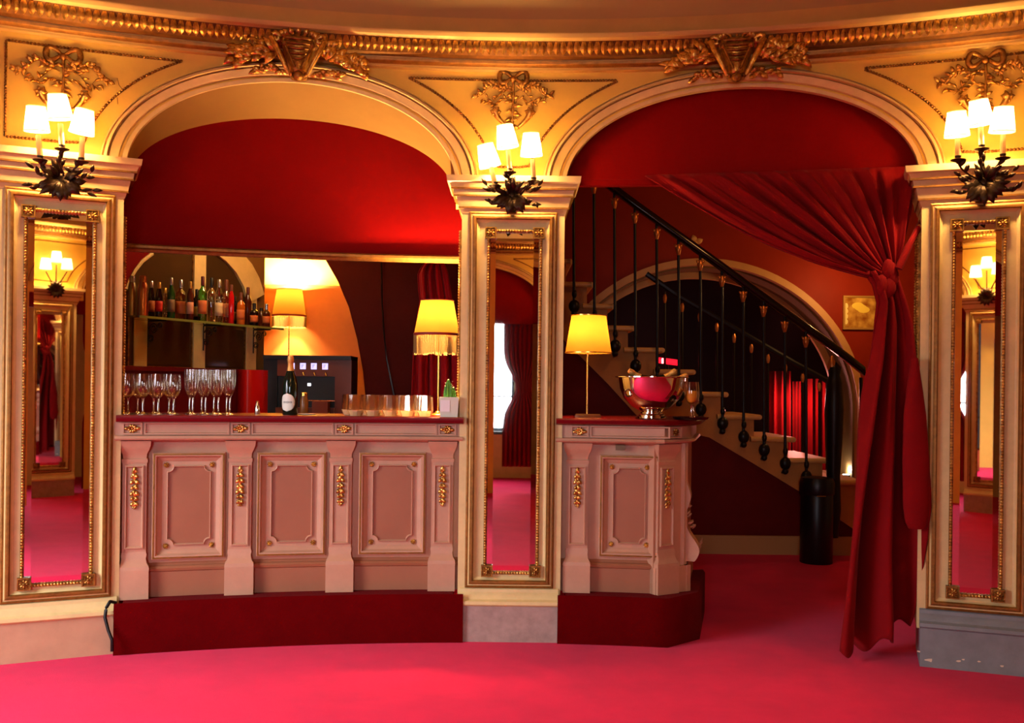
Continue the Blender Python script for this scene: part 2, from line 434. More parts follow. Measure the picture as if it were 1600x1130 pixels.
# ------------------------------------------------------------------ pillars with pier mirrors
def pillar(fr, hw, name, label, mhw, base_mat, moff=0.0, mirror_label=None, seg=True, face=cream):
    o = None
    b = MB()
    b.box(fr, -hw, hw, .20, 2.55, 0, .36)
    o = struct(b, name, face, label, 'pillar')
    # base
    b = MB()
    b.box(fr, -hw+.015, hw-.015, 0, .213, -.045, .37)
    b.build('base', base_mat, o, 30); b = MB()
    pr = [(0, .312), (-.012, .305), (-.014, .287), (-.026, .275), (-.034, .25), (-.058, .24), (-.06, .222), (-.05, .212), (0, .212)]
    b.sweep(fr, -hw+.012, hw-.012, pr); b.build('base_moulding', base_mat if base_mat == greyp else face, o, 30)
    # capital: stepped mouldings returned around the sides
    b = MB()
    steps = [(2.53, .004), (2.56, .014), (2.575, .022), (2.60, .026), (2.63, .034), (2.635, .045), (2.665, .05), (2.675, .062), (2.70, .072), (2.708, .085), (2.742, .09), (2.742, .0)]
    rings = []
    for z, e in steps:
        rings.append([fr.pt(-hw-e, z, -e), fr.pt(hw+e, z, -e), fr.pt(hw+e, z, .36), fr.pt(-hw-e, z, .36)])
    b.loft(rings, cap0=True, cap1=True)
    cp = b.build('capital', face, o, 20)
    g = MB()
    for z, e in ((2.632, .047), (2.672, .0635), (2.566, .021)):
        rr = [[fr.pt(-hw-e-t, zz, -e-t), fr.pt(hw+e+t, zz, -e-t), fr.pt(hw+e+t, zz, .36), fr.pt(-hw-e-t, zz, .36)] for t, zz in ((-.01, z-.006), (.001, z-.006), (.001, z+.004), (-.01, z+.004))]
        g.loft(rr)
    g.build('gilt_line', giltline, cp)
    # big gilt frame moulding
    ow = hw-.045
    b = MB(); b.rectframe(fr, -ow, ow, .315, 2.54, [(0, .01), (0, -.01), (.008, -.016), (.016, -.012), (.024, -.026), (.04, -.03), (.048, -.016), (.054, -.008), (.062, -.004), (.062, .01)])
    b.build('panel_moulding', face, o, 20)
    b = MB(); b.rectframe(fr, -ow, ow, .315, 2.54, [(.022, 0), (.022, -.0255), (.03, -.0315), (.04, -.0315), (.046, -.022), (.046, 0)])
    b.build('gilt_moulding', giltline, o, 20)
    b = MB(); b.rectframe(fr, -ow, ow, .315, 2.54, [(-.002, 0), (-.002, -.013), (.007, -.018), (.012, -.015), (.012, 0)])
    b.build('gilt_moulding', giltline, o, 20)
    # pier mirror (a thing of its own)
    z0, z1 = .385, 2.445; c = moff
    t = thing('pier_mirror', mirror_label, 'mirror', fr.pt(c, z0, 0))
    b = MB(); bw = .024
    b.rectframe(fr, c-mhw+bw, c+mhw-bw, z0+bw, z1-bw, [(0, -.003), (.036, -.009)], fill=True)
    b.build('bevelled_glass', mirror, t, 3)
    b = MB(); b.rectframe(fr, c-mhw+.008, c+mhw-.008, z0+.008, z1-.008, [(0, 0), (0, -.010), (.004, -.014), (.014, -.014), (.018, -.009), (.018, 0)])
    b.build('frame', oldgold, t, 30)
    inset = .017
    for x in (c-mhw+inset, c+mhw-inset):
        b = MB(); bead_run(b, fr, [(x, z0+.05), (x, z1-.05)], -.016, .0078, .0162); b.build('beading', gold, t, 60)
    for z in (z0+inset, z1-inset):
        b = MB(); bead_run(b, fr, [(c-mhw+.05, z), (c+mhw-.05, z)], -.016, .0078, .0162); b.build('beading', gold, t, 60)
    for sx in (-1, 1):
        for zz in (z0, z1):
            b = MB(); cx = c + sx*(mhw-.03); cz = zz + (.03 if zz == z0 else -.03)
            b.box(fr, cx-.034, cx+.034, cz-.034, cz+.034, 0, -.026)
            b.rectframe(fr, cx-.034, cx+.034, cz-.034, cz+.034, [(0, -.026), (0, -.034), (.007, -.034), (.01, -.026)])
            for k in range(8):
                a = k*PI/4; u = Vector(fr.pt(math.cos(a), math.sin(a), 0)) - fr.pt(0, 0, 0)
                b.leaf(fr.pt(cx, cz, -.026), u, -fr.nn, .028, .008, .2)
            b.ball(fr.pt(cx, cz, -.03), .009, n=8)
            b.build('corner_rosette', oldgold, t, 40)
    return o
aC = pk(799, 600, 0)[0]
frC = tangent_frame(CY, aC)
fl0 = tangent_frame(CY, pk(92, 600, 0)[0]); rl = Matrix.Rotation(math.radians(3.4), 3, 'Z'); frL = Flat(fl0.o, rl @ fl0.t, rl @ fl0.nn)
fr0 = tangent_frame(CY, pk(1527, 600, 0)[0]); rr_ = Matrix.Rotation(math.radians(2.0), 3, 'Z'); frR = Flat(fr0.o, rr_ @ fr0.t, rr_ @ fr0.nn)
frO = tangent_frame(OP, .82)
hwL = frL.pick(190, 600, 0)[0]; hwR = -frR.pick(1437, 600, 0)[0]
mL = frL.pick(150, 640, 0)[0]; mR = -frR.pick(1482, 640, 0)[0]
greyp = mat('grey_plinth_paint', lin(130, 134, 134), .45, noise=.18, nscale=10, bump=.1)
pillar(frC, .305, 'pillar_center', 'narrow cream pillar between the bar and the curtained arch', .172, stone, 0.01, 'tall narrow mirror with gilt beading on the middle pillar')
pillar(frL, hwL, 'pillar_left', 'broad cream pillar at the left end of the bar', mL, mat('warm_plinth_paint', lin(190, 146, 112), .5, noise=.15, nscale=8), 0, 'tall gilt-beaded mirror on the pillar left of the bar')
pillar(frR, hwR, 'pillar_right', 'cream pillar with grey plinth beside the red curtain', mR, greyp, 0, 'tall gilt-beaded mirror on the pillar right of the curtain')
pillar(frO, .32, 'pillar_back', 'cream pillar on the opposite wall', .19, stone, 0, 'gilt-beaded mirror on the opposite wall, visible only as a reflection')
# chipped paint flecks on the grey plinth
b = MB()
for px, py, r in ((1435, 1018, .012), (1452, 1032, .02), (1498, 1033, .014), (1530, 1034, .008), (1566, 1041, .01), (1505, 1031, .01)):
    s, z = frR.pick(px, py, -.046)
    k = 7; poly = [(s + r*(1+.4*random.uniform(-1, 1))*math.cos(2*PI*i/k), z + r*.45*(1+.5*random.uniform(-1, 1))*math.sin(2*PI*i/k)) for i in range(k)]
    b.prism(frR, poly, -.0458, -.0466)
b.build('paint_chips', mat('chip_white', lin(220, 200, 170), .8), bpy.data.objects['pillar_right'])

# narrow bead-edged jamb mirrors on the inner pillar sides (bar side)
def jamb(fr, hw, sx, name, label):
    s = sx*hw
    f2 = Flat(fr.pt(s, 0, 0), fr.nn, fr.t*(-sx))
    t = thing(name, label, 'mirror', f2.pt(.2, 1.3, 0))
    b = MB(); b.box(f2, .07, .30, 1.33, 2.42, -.004, .0); b.build('glass', mirror, t)
    b = MB(); b.rectframe(f2, .05, .32, 1.31, 2.44, [(0, 0), (0, -.012), (.02, -.012), (.02, 0)]); b.build('frame', oldgold, t)
    for x in (.06, .31):
        b = MB(); bead_run(b, f2, [(x, 1.31), (x, 2.44)], -.014, .008, .0165); b.build('beading', gold, t, 60)
jamb(frC, .305, -1, 'jamb_mirror', 'slim beaded mirror on the side of the middle pillar behind the fringed lamp')
jamb(frL, hwL, 1, 'jamb_mirror', 'slim beaded mirror on the inner side of the left pillar beside the bottles')
jamb(frR, hwR, -1, 'jamb_mirror', 'slim mirror on the side of the right pillar behind the curtain')

# side and rear walls of the foyer with the daylight windows
def wall_with_window(name, fr, s0, s1, ws, wz, label):
    b = MB(); (w0, w1), (h0, h1) = ws, wz
    b.box(fr, s0, w0, 0, 4.6, 0, .15); b.box(fr, w1, s1, 0, 4.6, 0, .15); b.box(fr, w0, w1, 0, h0, 0, .15); b.box(fr, w0, w1, h1, 4.6, 0, .15)
    struct(b, name, cream, label, 'wall')
frWL = Flat((-4.6, 0, 0), (0, 1, 0), (-1, 0, 0)); frWR = Flat((4.6, 0, 0), (0, 1, 0), (1, 0, 0)); frWB = Flat((0, -10.3, 0), (1, 0, 0), (0, -1, 0))
wall_with_window('wall_left', frWL, -11, -1.2, (-4.5, -2.3), (.4, 3.2), 'left foyer wall with a tall daylight window, out of frame')
wall_with_window('wall_right', frWR, -11, 7, (-6.4, -6.3), (1.0, 1.1), 'right foyer wall, out of frame')
wall_with_window('wall_rear', frWB, -5, 5, (-1.3, .05), (.72, 2.75), 'rear wall with a daylight window seen in the middle mirror')
def window(name, fr, w, h, label):
    b = MB(); (w0, w1), (h0, h1) = w, h
    b.rectframe(fr, w0, w1, h0, h1, [(0, .02), (0, -.02), (.05, -.02), (.05, .02)])
    b.box(fr, (w0+w1)/2-.02, (w0+w1)/2+.02, h0, h1, -.01, .02)
    b.box(fr, w0, w1, h0+.62, h0+.65, -.02, .02)
    struct(b, name, iron, label, 'window')
window('window_1', frWB, (-1.3, .05), (.72, 2.75), 'dark-framed rear window with a rail, reflected in the middle mirror')
window('window_2', frWL, (-4.5, -2.3), (.4, 3.2), 'tall side window out of frame')
# tied curtain in the opposite arch (reflected)
def simple_curtain(fr, s0, s1, zt, zb, d, name, label, tie=None, n=70, folds=9):
    b = MB(); rows = []
    for i in range(25):
        z = zt + (zb-zt)*i/24
        k = 1.0
        if tie: k = 1 - .62*math.exp(-((z-tie)/.28)**2)
        row = []
        for j in range(n+1):
            t = j/n; c = (s0+s1)/2
            row.append(fr.pt(c + (t-.5)*(s1-s0)*k, z, d + .04*math.sin(t*folds*2*PI + .6*math.sin(i*.2))*(1 - .3*(1-k))))
        rows.append(row)
    b.loft(rows, closed=False)
    o = b.build(name, velvet, None, 180)
    md = o.modifiers.new('thickness', 'SOLIDIFY'); md.thickness = .006
    return tag(o, label, 'curtain')
simple_curtain(OP, -.12, .46, 2.45, .35, .3, 'curtain', 'dark red curtain tied in the opposite arch, seen only in the middle mirror', tie=1.5)
simple_curtain(OP, 1.3, 2.2, 2.45, .05, .3, 'curtain', 'red curtain hanging in the opposite arch near the side wall', tie=1.5)
# ------------------------------------------------------------------ bar counters
ZP, ZC0, ZC1 = .283, 1.283, 1.322     # platform top, slab underside, slab top
def zc(y): return CY.pick(532, y, .06)[1]
def rosette(mb, fr, s, z, d, r, n=10):
    for k in range(n):
        a = 2*PI*k/n; u = fr.pt(math.cos(a), math.sin(a), 0) - fr.pt(0, 0, 0)
        mb.leaf(fr.pt(s, z, d), u, fr.pt(0, 0, -1) - fr.pt(0, 0, 0), r, r*.28, .25, .003)
    mb.ball(fr.pt(s, z, d-.004), r*.3, n=8)
class Loc:
    """local copy of a frame shifted along s (keeps decoration code simple on the curved front)"""
    n = 1
    def __init__(self, fr, s): self.f = tangent_frame(fr, s) if isinstance(fr, Cyl) else Flat(fr.pt(s, 0, 0), fr.t, fr.nn)
    def pt(self, s, z, d): return self.f.pt(s, z, d)
def notched(fr, s0, s1, z0, z1, r, d0, d1, q=7):
    pts = []
    for cx, cz, a0 in ((s0, z0, 90), (s1, z0, 180), (s1, z1, 270), (s0, z1, 360)):
        arc = [(cx + r*math.cos(math.radians(a0 - 90*i/q)), cz + r*math.sin(math.radians(a0 - 90*i/q))) for i in range(q+1)]
        pts += arc
    return pts
def bar_pilaster(fr, s, parent, hw=.064):
    f = Loc(fr, s)
    b = MB(); dz = .055
    # base block, flared foot, shaft, capital
    b.box(f, -hw-.017, hw+.017, ZP, .445, dz-.028, .14)
    prof = [(.445, .018, -.028), (.465, .016, -.026), (.485, .004, -.014), (.51, .0, -.006), (.53, .004, -.004), (.545, .0, 0)]
    rings = [[f.pt(-hw-e, z, dz+o), f.pt(hw+e, z, dz+o), f.pt(hw+e, z, .14), f.pt(-hw-e, z, .14)] for z, e, o in prof]
    b.loft(rings, cap1=True, cap0=True)
    b.box(f, -hw, hw, .54, 1.06, dz, .14)
    prof = [(1.05, .004, -.004), (1.07, .004, -.006), (1.075, -.002, 0), (1.10, .0, -.002), (1.125, .012, -.014), (1.15, .02, -.026), (1.175, .022, -.03)]
    rings = [[f.pt(-hw-e, z, dz+o), f.pt(hw+e, z, dz+o), f.pt(hw+e, z, .14), f.pt(-hw-e, z, .14)] for z, e, o in prof]
    b.loft(rings, cap1=True, cap0=True)
    o = b.build('pilaster', pinkp, parent, 22)
    b = MB(); b.rectframe(f, -hw+.014, hw-.014, .565, 1.035, [(0, dz+.002), (0, dz-.01), (.006, dz-.012), (.012, dz-.004), (.014, dz+.002)])
    b.build('fillet', pinkp, o, 20)
    b = MB()
    for k, (z, r) in enumerate(((1.0, .016), (.975, .022), (.945, .026), (.91, .022), (.88, .026), (.85, .022), (.82, .022), (.798, .014))):
        for j in range(6):
            a = random.uniform(0, 6.28); q = r*random.uniform(.1, .5)
            b.ball(f.pt(q*math.cos(a), z+q*math.sin(a), dz-.008), r*random.uniform(.3, .5), (1, .8, 1.2), 7, 5)
        for sx in (-1, 1):
            b.leaf(f.pt(0, z+.012, dz-.004), f.pt(sx*.7, -.8, 0)-f.pt(0, 0, 0), -f.f.nn, r*1.5, r*.42, .4)
    b.leaf(f.pt(0, .985, dz-.004), Vector((0, 0, 1)), -f.f.nn, .05, .012, .2)
    b.build('gilt_garland', gold, o, 60)
    return o
def bar_panel(fr, s0, s1, parent):
    """raised gilt-edged frame with a recessed notched field and four corner rosettes"""
    f = fr; z0, z1 = .495, 1.105; D = .10
    b = MB(); b.rectframe(f, s0, s1, z0, z1, [(0, D), (0, D-.03), (.008, D-.036), (.02, D-.034), (.03, D-.012), (.044, D-.006), (.052, D)])
    o = b.build('panel_frame', pinkp, parent, 20)
    b = MB(); b.rectframe(f, s0, s1, z0, z1, [(.003, D-.03), (.006, D-.0365), (.012, D-.0372), (.016, D-.033)])
    b.build('gilt_edge', giltline, o, 20)
    i = .085; q = notched(f, s0+i, s1-i, z0+i, z1-i, .032, 0, 0)
    cx, cz = (s0+s1)/2, (z0+z1)/2
    b = MB()
    rings = []
    for k, d in ((1.07, D), (1.06, D-.014), (1.03, D-.016), (1.0, D-.004), (.99, D-.001)):
        rings.append([f.pt(cx+(s-cx)*k, cz+(z-cz)*(1+(k-1)*.6), d) for s, z in q])
    b.loft(rings); b.build('field_moulding', pinkp, o, 20)
    b = MB(); b.prism(f, q, D-.0015, D+.002); b.build('panel_field', mauve, o)
    for sx in (s0+i-.012, s1-i+.012):
        for sz in (z0+i-.012, z1-i+.012):
            b = MB(); rosette(b, Loc(fr, sx), 0, sz, D-.004, .018, 8); b.build('corner_rosette', gold, o, 60)
def bar_frieze(fr, s0, s1, ros, parent):
    """frieze under the slab: blocks with gilt rosettes and sunk fields between"""
    d = .02
    for s in ros:
        f = Loc(fr, s)
        b = MB(); b.rectframe(f, -.052, .052, 1.212, 1.279, [(0, d), (0, d-.014), (.008, d-.014), (.012, d-.004)], fill=True)
        o = b.build('frieze_block', pinkp, parent, 20)
        b = MB(); rosette(b, f, 0, 1.246, d-.006, .03, 9)
        for sx in (-1, 1):
            b.leaf(f.pt(sx*.012, 1.246, d-.006), f.pt(sx, random.uniform(-.2, .2), 0)-f.pt(0, 0, 0), -f.f.nn, .034, .011, .25)
        b.build('gilt_rosette', gold, o, 60)
    e = sorted(ros)
    for a, c in zip(e[:-1], e[1:]):
        if c - a < .16: continue
        b = MB(); b.rectframe(fr, a+.062, c-.062, 1.212, 1.28, [(0, d), (0, d-.012), (.007, d-.012), (.011, d+.001)])
        b.build('frieze_moulding', pinkp, parent, 20)
def bar_body(fr, s0, s1, parent, dback=.16):
    b = MB(); b.box(fr, s0, s1, ZP, 1.2, .10, dback); o = b.build('body', pinkp, parent)
    b = MB(); b.sweep(fr, s0, s1, [(.10, ZP), (.078, ZP), (.078, .425), (.07, .43), (.066, .445), (.076, .455), (.09, .46), (.10, .475)]); b.build('skirting', mauve, parent, 20)
    b = MB(); b.sweep(fr, s0-.015, s1+.015, [(dback, 1.165), (.085, 1.165), (.06, 1.172), (.035, 1.178), (.0, 1.182), (-.006, 1.19), (-.002, 1.204), (.018, 1.208), (.02, 1.282), (dback, 1.282)]); b.build('frieze', pinkp, parent, 20)
    return o

sL0, sL1 = pk(184, 700, .06)[0], pk(719, 700, .06)[0]
bar = thing('bar_counter', 'long curved pink-cream bar counter with three panels between the left and middle pillars', 'bar', CY.pt((sL0+sL1)/2, ZP, .1))
bar_body(CY, sL0, sL1, bar)
pilL = [pk(x, 780, .055)[0] for x in (210, 375, 532, 691)]
for s in pilL: bar_pilaster(CY, s, bar)
for a, c in zip(pilL[:-1], pilL[1:]):
    m0 = (a+c)/2; bar_panel(CY, m0-.205+.012, m0+.205-.004, bar)
bar_frieze(CY, sL0, sL1, [pk(x, 673, .02)[0] for x in (207, 376, 538, 699)], bar)
b = MB(); s0, s1 = pk(181, 655, -.05)[0], pk(724, 655, -.05)[0]
b.sweep(CY, s0, s1, [(-.045, ZC0+.004), (-.05, ZC0+.014), (-.05, ZC1-.006), (-.044, ZC1), (.50, ZC1), (.50, ZC0), (-.03, ZC0)])
tag(b.build('counter_top', bartop), 'dark red counter slab along the long bar, carrying the glasses', 'counter top')
b = MB(); s0, s1 = pk(177, 980, -.06)[0], pk(723, 980, -.06)[0]
b.sweep(CY, s0, s1, [(-.062, 0), (-.062, ZP-.02), (-.05, ZP), (-.046, ZP), (-.046, 0)]); e0 = CY.pick(192, 980, 0)[0]; e1 = aC-.33
b.sweep(CY, e0, e1, [(-.0465, 0), (-.0465, ZP), (.30, ZP), (.30, 0)])
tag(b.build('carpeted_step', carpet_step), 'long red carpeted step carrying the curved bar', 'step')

# right counter: curved front, splayed corner, return
sR0, sR1 = pk(872, 700, .06)[0], pk(1034, 700, .06)[0]
barR = thing('bar_counter', 'short pink-cream bar counter with one panel and a splayed end beside the staircase', 'bar', CY.pt((sR0+sR1)/2, ZP, .1))
bar_body(CY, sR0, sR1, barR)
pR = pk(902, 780, .055)[0]
bar_pilaster(CY, pR, barR)
bar_panel(CY, pk(936, 800, .1)[0], pk(1030, 800, .1)[0], barR)
# corner piece frame: 40 degrees back from the front
fe = tangent_frame(CY, sR1); ca = math.radians(38)
tt = fe.t*math.cos(ca) + fe.nn*math.sin(ca); nn = -fe.t*math.sin(ca) + fe.nn*math.cos(ca)
fK = Flat(fe.pt(0, 0, .0), tt, nn)
KL = .26
b = MB()
b.box(fK, 0, KL, ZP, 1.2, .07, .3); b.box(fK, 0, KL+.01, ZP, .44, .045, .3)
b.build('body', pinkp, barR)
bar_pilaster(fK, .085, barR)
# frieze of corner + return
ca2 = math.radians(84)
t2 = fe.t*math.cos(ca2) + fe.nn*math.sin(ca2); n2 = -fe.t*math.sin(ca2) + fe.nn*math.cos(ca2)
fS = Flat(fK.pt(KL, 0, .02), t2, n2)
b = MB(); b.box(fS, .0, .75, ZP, 1.2, .05, .25); b.box(fS, 0, .75, ZP, .44, .03, .25); b.build('side_panel', pinkp, barR)
def outline(e, z):
    """plan outline of the right counter, grown by e, at height z"""
    pts = []
    sa = pk(869, 655, -.03)[0]
    for i in range(9): pts.append(CY.pt(sa + (sR1-.04-sa)*i/8, z, .0-e))
    # rounded splayed corner
    p0 = CY.pt(sR1-.03, z, -e); p3 = fS.pt(.20, z, -.0-e); p1 = fK.pt(.10, z, -.0-e); p2 = fS.pt(-.02, z, -.01-e)
    for i in range(1, 13):
        t = i/12
        pts.append(p0*(1-t)**3 + p1*3*t*(1-t)**2 + p2*3*t*t*(1-t) + p3*t**3)
    pts.append(fS.pt(.76, z, -e)); 
    q = fS.pt(.76, z, .3); pts.append(Vector((CY.pt(sa, z, .62).x, q.y, z)) if False else CY.pt(sa+.35, z, .75))
    pts.append(CY.pt(sa, z, .60))
    return pts
b = MB(); b.loft([outline(e, z) for e, z in ((-.07, 1.165), (-.05, 1.172), (.0, 1.182), (.008, 1.19), (.004, 1.204), (-.02, 1.208), (-.02, 1.281))], cap0=True, cap1=True)
b.build('frieze', pinkp, barR, 25)
bar_frieze(CY, sR0, sR1, [pk(906, 672, .02)[0]], barR)
f = Loc(fK, .02)
a_, c_ = pk(906, 672, .02)[0]+.062, pk(1047, 672, .02)[0]
b = MB(); b.rectframe(CY, a_, c_, 1.212, 1.28, [(0, .02), (0, .008), (.007, .008), (.011, .021)]); b.build('frieze_moulding', pinkp, barR, 20)
fq = Flat(fK.pt(.11, 0, .0), tt, nn)
b = MB(); b.rectframe(fq, -.05, .05, 1.212, 1.28, [(0, .06), (0, .006), (.008, .006), (.012, .014)], fill=True); o = b.build('frieze_block', pinkp, barR, 20)
b = MB(); rosette(b, fq, 0, 1.246, .01, .026, 9); b.build('gilt_rosette', oldgold, o, 60)
# scrolled console at the foot of the return
b = MB()
pa = []
for i in range(26):
    t = i/25; z = .46 + .52*t; d = .05 - .09*math.exp(-((t-.12)/.2)**2) - .035*math.exp(-((t-.75)/.15)**2)
    pa.append((d, z))
b.sweep(fS, .03, .16, pa + [(.07, .98), (.07, .46)])
o = b.build('scroll_bracket', pinkp, barR, 30)
b = MB()
for i in range(22):
    t = random.random(); z = .48 + .4*t
    b.leaf(fS.pt(.1+random.uniform(-.05, .05), z, .045 - .08*math.exp(-((t-.2)/.25)**2)), fS.pt(random.uniform(-.6, .6), random.uniform(.2, 1), -.4)-fS.pt(0, 0, 0), -fS.nn, .035, .012, .25)
b.build('carved_leaves', pinkp, o, 60)
b = MB(); b.box(CY, pk(962, 698, .05)[0], pk(977, 698, .05)[0], 1.135, 1.165, .05, .1, 1); b.build('latch', mat('latch_metal', lin(96, 70, 50), .4, metal=.6), barR)
b = MB(); b.loft([outline(e, z) for e, z in ((.02, ZC0+.002), (.04, ZC0+.01), (.045, ZC1-.008), (.038, ZC1))], cap0=True, cap1=True)
tag(b.build('counter_top', bartop, None, 25), 'dark red counter slab with rounded corner on the short bar, carrying the silver bowl', 'counter top')
b = MB()
def stepo(e, z):
    sa = pk(871, 960, -.06)[0]; pts = [CY.pt(sa + (pk(1044, 960, -.06)[0]-sa)*i/6, z, -.06-e) for i in range(7)]
    pts += [fS.pt(.0, z, -.05-e), fS.pt(.75, z, -.05-e), CY.pt(sa+.4, z, .7), CY.pt(aC+.335, z, .55), CY.pt(aC+.335, z, -.047)]
    return pts
b.loft([stepo(0, 0), stepo(0, ZP-.02), stepo(-.015, ZP)], cap0=True, cap1=True)
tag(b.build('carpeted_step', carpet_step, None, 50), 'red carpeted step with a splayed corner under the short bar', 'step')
# black cable at the left end of the step
b = MB(); pts = [at(x, y, Y) for x, y, Y in ((181, 942, -.38), (172, 940, -.42), (166, 950, -.44), (164, 965, -.45), (169, 985, -.46), (175, 1000, -.47), (175, 1018, -.47))]
sm = []
for i in range(len(pts)-1):
    for k in range(5):
        t = k/5; p = pts[i]*(1-t)+pts[i+1]*t; sm.append(p)
b.tube(sm+[pts[-1]], .009, 8)
tag(b.build('cable', blackp, None, 80), 'thick black cable looping down between the left pillar and the carpeted step', 'cable')

# ------------------------------------------------------------------ things on the counters
def on_bar(px, d, z=ZC1):
    """point on the counter in line with a picture column, d behind the slab's front face plane"""
    s = CY.pick(px, 655, d)[0]; return CY.pt(s, z, d)
def wineglass(o, flute=False):
    t = thing('champagne_flute' if flute else 'wine_glass', None, 'glass', o)
    b = MB()
    if flute:
        b.lathe(o, [(.033, 0), (.034, .002), (.012, .007), (.005, .016), (.0045, .095), (.006, .103), (.018, .122), (.028, .15), (.0325, .19), (.033, .225), (.0315, .262), (.0305, .262), (.032, .225), (.0315, .19), (.026, .15), (.016, .125), (.002, .113)], 20)
    else:
        b.lathe(o, [(.036, 0), (.037, .002), (.013, .007), (.0055, .018), (.005, .085), (.008, .094), (.026, .113), (.037, .138), (.0405, .163), (.039, .195), (.034, .232), (.033, .232), (.0378, .195), (.0392, .163), (.0355, .138), (.024, .115), (.002, .102)], 20)
    return b, t
gl_front = [('wine', x, .05) for x in (200, 221, 246, 271)]; 
def put_glasses(kind, rows, labels, group):
    proto = None
    for (px, d), lab in zip(rows, labels):
        p = on_bar(px, d)
        if proto is None:
            b, t = wineglass(p, kind == 'flute'); z0 = p.z
            lo = MB(); hi = MB()
            b.build('bowl', glass, t, 60)
            k = MB(); k.lathe(p, [(.0335, .001), (.0335, .003), (.012, .0075), (.0052, .017), (.0048, .09), (.0055, .1)] if kind == 'flute' else [(.0365, .001), (.0365, .003), (.013, .0078), (.0056, .0185), (.0052, .08), (.0075, .092)], 14)
            k.build('stem', glassbase, t, 60)
            tag(t, lab, None, group); proto = t
        else: copy_tree(proto, p, lab, group)
ordn = ['first', 'second', 'third', 'fourth']
put_glasses('wine', [(200, .07), (223, .07), (247, .07), (271, .07), (191, .18), (215, .18), (240, .18), (264, .18)],
    [f'empty wine glass in the front row on the bar, {o} from the left pillar' for o in ordn] + [f'empty wine glass in the back row on the bar, {o} from the left pillar' for o in ordn], 'wine glasses at the left end of the bar')
put_glasses('flute', [(301, .07), (321, .07), (341, .07), (359, .07), (296, .17), (315, .17), (334, .17), (354, .17)],
    [f'tall empty flute in the front row on the bar, {o} from the wine glasses' for o in ordn] + [f'tall empty flute in the back row on the bar, {o} from the wine glasses' for o in ordn], 'champagne flutes on the bar')
# tumblers
tumbler_m = glassy('tumbler_glass', (.97, .94, .88, 1), .2, .95, .05)
sparkle_m = shade_mat('tumbler_base_glint', (1, .86, .6, 1), .6, .5)  # warm translucent tint stands in for lamplight glittering in the glass
rowsT = [(x, .03) for x in (556, 583, 610, 637, 664)] + [(x, .17) for x in (546, 574, 601, 629, 656)]
proto = None
for i, (px, d) in enumerate(rowsT):
    p = on_bar(px, d)
    lab = (f'low faceted tumbler in the front row, {ordn[i]} from the champagne bottle' if i < 4 else 'low faceted tumbler at the right end of the front row, nearest the cactus') if i < 5 else (f'low faceted tumbler in the back row, {ordn[i-5]} from the champagne bottle' if i < 9 else 'low faceted tumbler at the right end of the back row, nearest the lamp pole')
    if proto is None:
        proto = t = thing('tumbler', lab, 'glass', p, 'tumblers on the bar')
        b = MB(); b.lathe(p, [(.036, .0), (.05, .036), (.044, .125), (.0425, .125), (.0478, .038), (.036, .018), (.001, .014)], 10); b.build('glass_wall', tumbler_m, t, 15)
        b = MB(); b.lathe(p, [(.034, .001), (.0465, .034), (.034, .017), (.01, .012)], 10); b.build('thick_base', sparkle_m, t, 15)
    else: copy_tree(proto, p, lab, 'tumblers on the bar')
# champagne bottle with oval label
green_bottle = mat('dark_green_bottle', lin(10, 26, 16), .08, coat=.3)
foil = mat('gold_foil', lin(214, 158, 84), .4, metal=.6, bump=.4, bscale=120)
white_label = mat('label_paper', lin(226, 222, 208), .6)
def champ(o, label, M3=None, lab=True, tall=.352):
    t = thing('champagne_bottle', label, 'bottle', o)
    k = tall/.352
    b = MB(); b.lathe(o, [(.04*k, 0), (.045*k, .006*k), (.0455*k, .16*k), (.044*k, .185*k), (.034*k, .225*k), (.021*k, .262*k), (.0165*k, .29*k), (.0155*k, .335*k)], 24, M3); b.build('glass_body', green_bottle, t, 50)
    b = MB(); b.lathe(o, [(.0215*k, .262*k), (.0172*k, .29*k), (.0168*k, .312*k), (.0195*k, .316*k), (.0195*k, .336*k), (.0165*k, .35*k), (.006*k, .353*k)], 20, M3); b.build('foil', foil, t, 40)
    return t
p = on_bar(453, .14)
cb = champ(p, 'dark champagne bottle with gold foil and oval white label on the bar', tall=.352)
def label_patch(o, r, za, zb, ang0, ang1, name, mt, parent, oval=False, nz=12, na=14):
    b = MB(); rows = []
    for i in range(nz+1):
        t = i/nz; z = za + (zb-za)*t; row = []
        w = math.sqrt(max(0, 1-(2*t-1)**2)) if oval else 1
        w = max(w, .02)
        for j in range(na+1):
            u = ((j/na)*2-1)*w; a = math.radians((ang0+ang1)/2 + u*(ang1-ang0)/2)
            row.append(Vector(o) + Vector((r*math.sin(a), -r*math.cos(a), z)))
        rows.append(row)
    b.loft(rows, closed=False)
    ob = b.build(name, mt, parent, 180); md = ob.modifiers.new('t', 'SOLIDIFY'); md.thickness = .0006; md.offset = 1
    return ob
lb = label_patch(p, .0465, .022, .128, -72, 50, 'oval_label', white_label, cb, True)
b = MB()
for k in range(9):
    a = math.radians(-40 + k*8); b.box(W, 0, 0, 0, 0, 0, 0) if False else None
    q = Vector(p) + Vector((.0474*math.sin(a), -.0474*math.cos(a), .076)); u = Vector((math.cos(a), math.sin(a), 0))
    h = random.uniform(.004, .007)
    b.add([q-u*.002-Vector((0, 0, h)), q+u*.0015-Vector((0, 0, h)), q+u*.002+Vector((0, 0, h)), q-u*.0015+Vector((0, 0, h))], [(0, 1, 2, 3)])
b.build('label_lettering', mat('label_ink', lin(110, 106, 100), .7), lb)
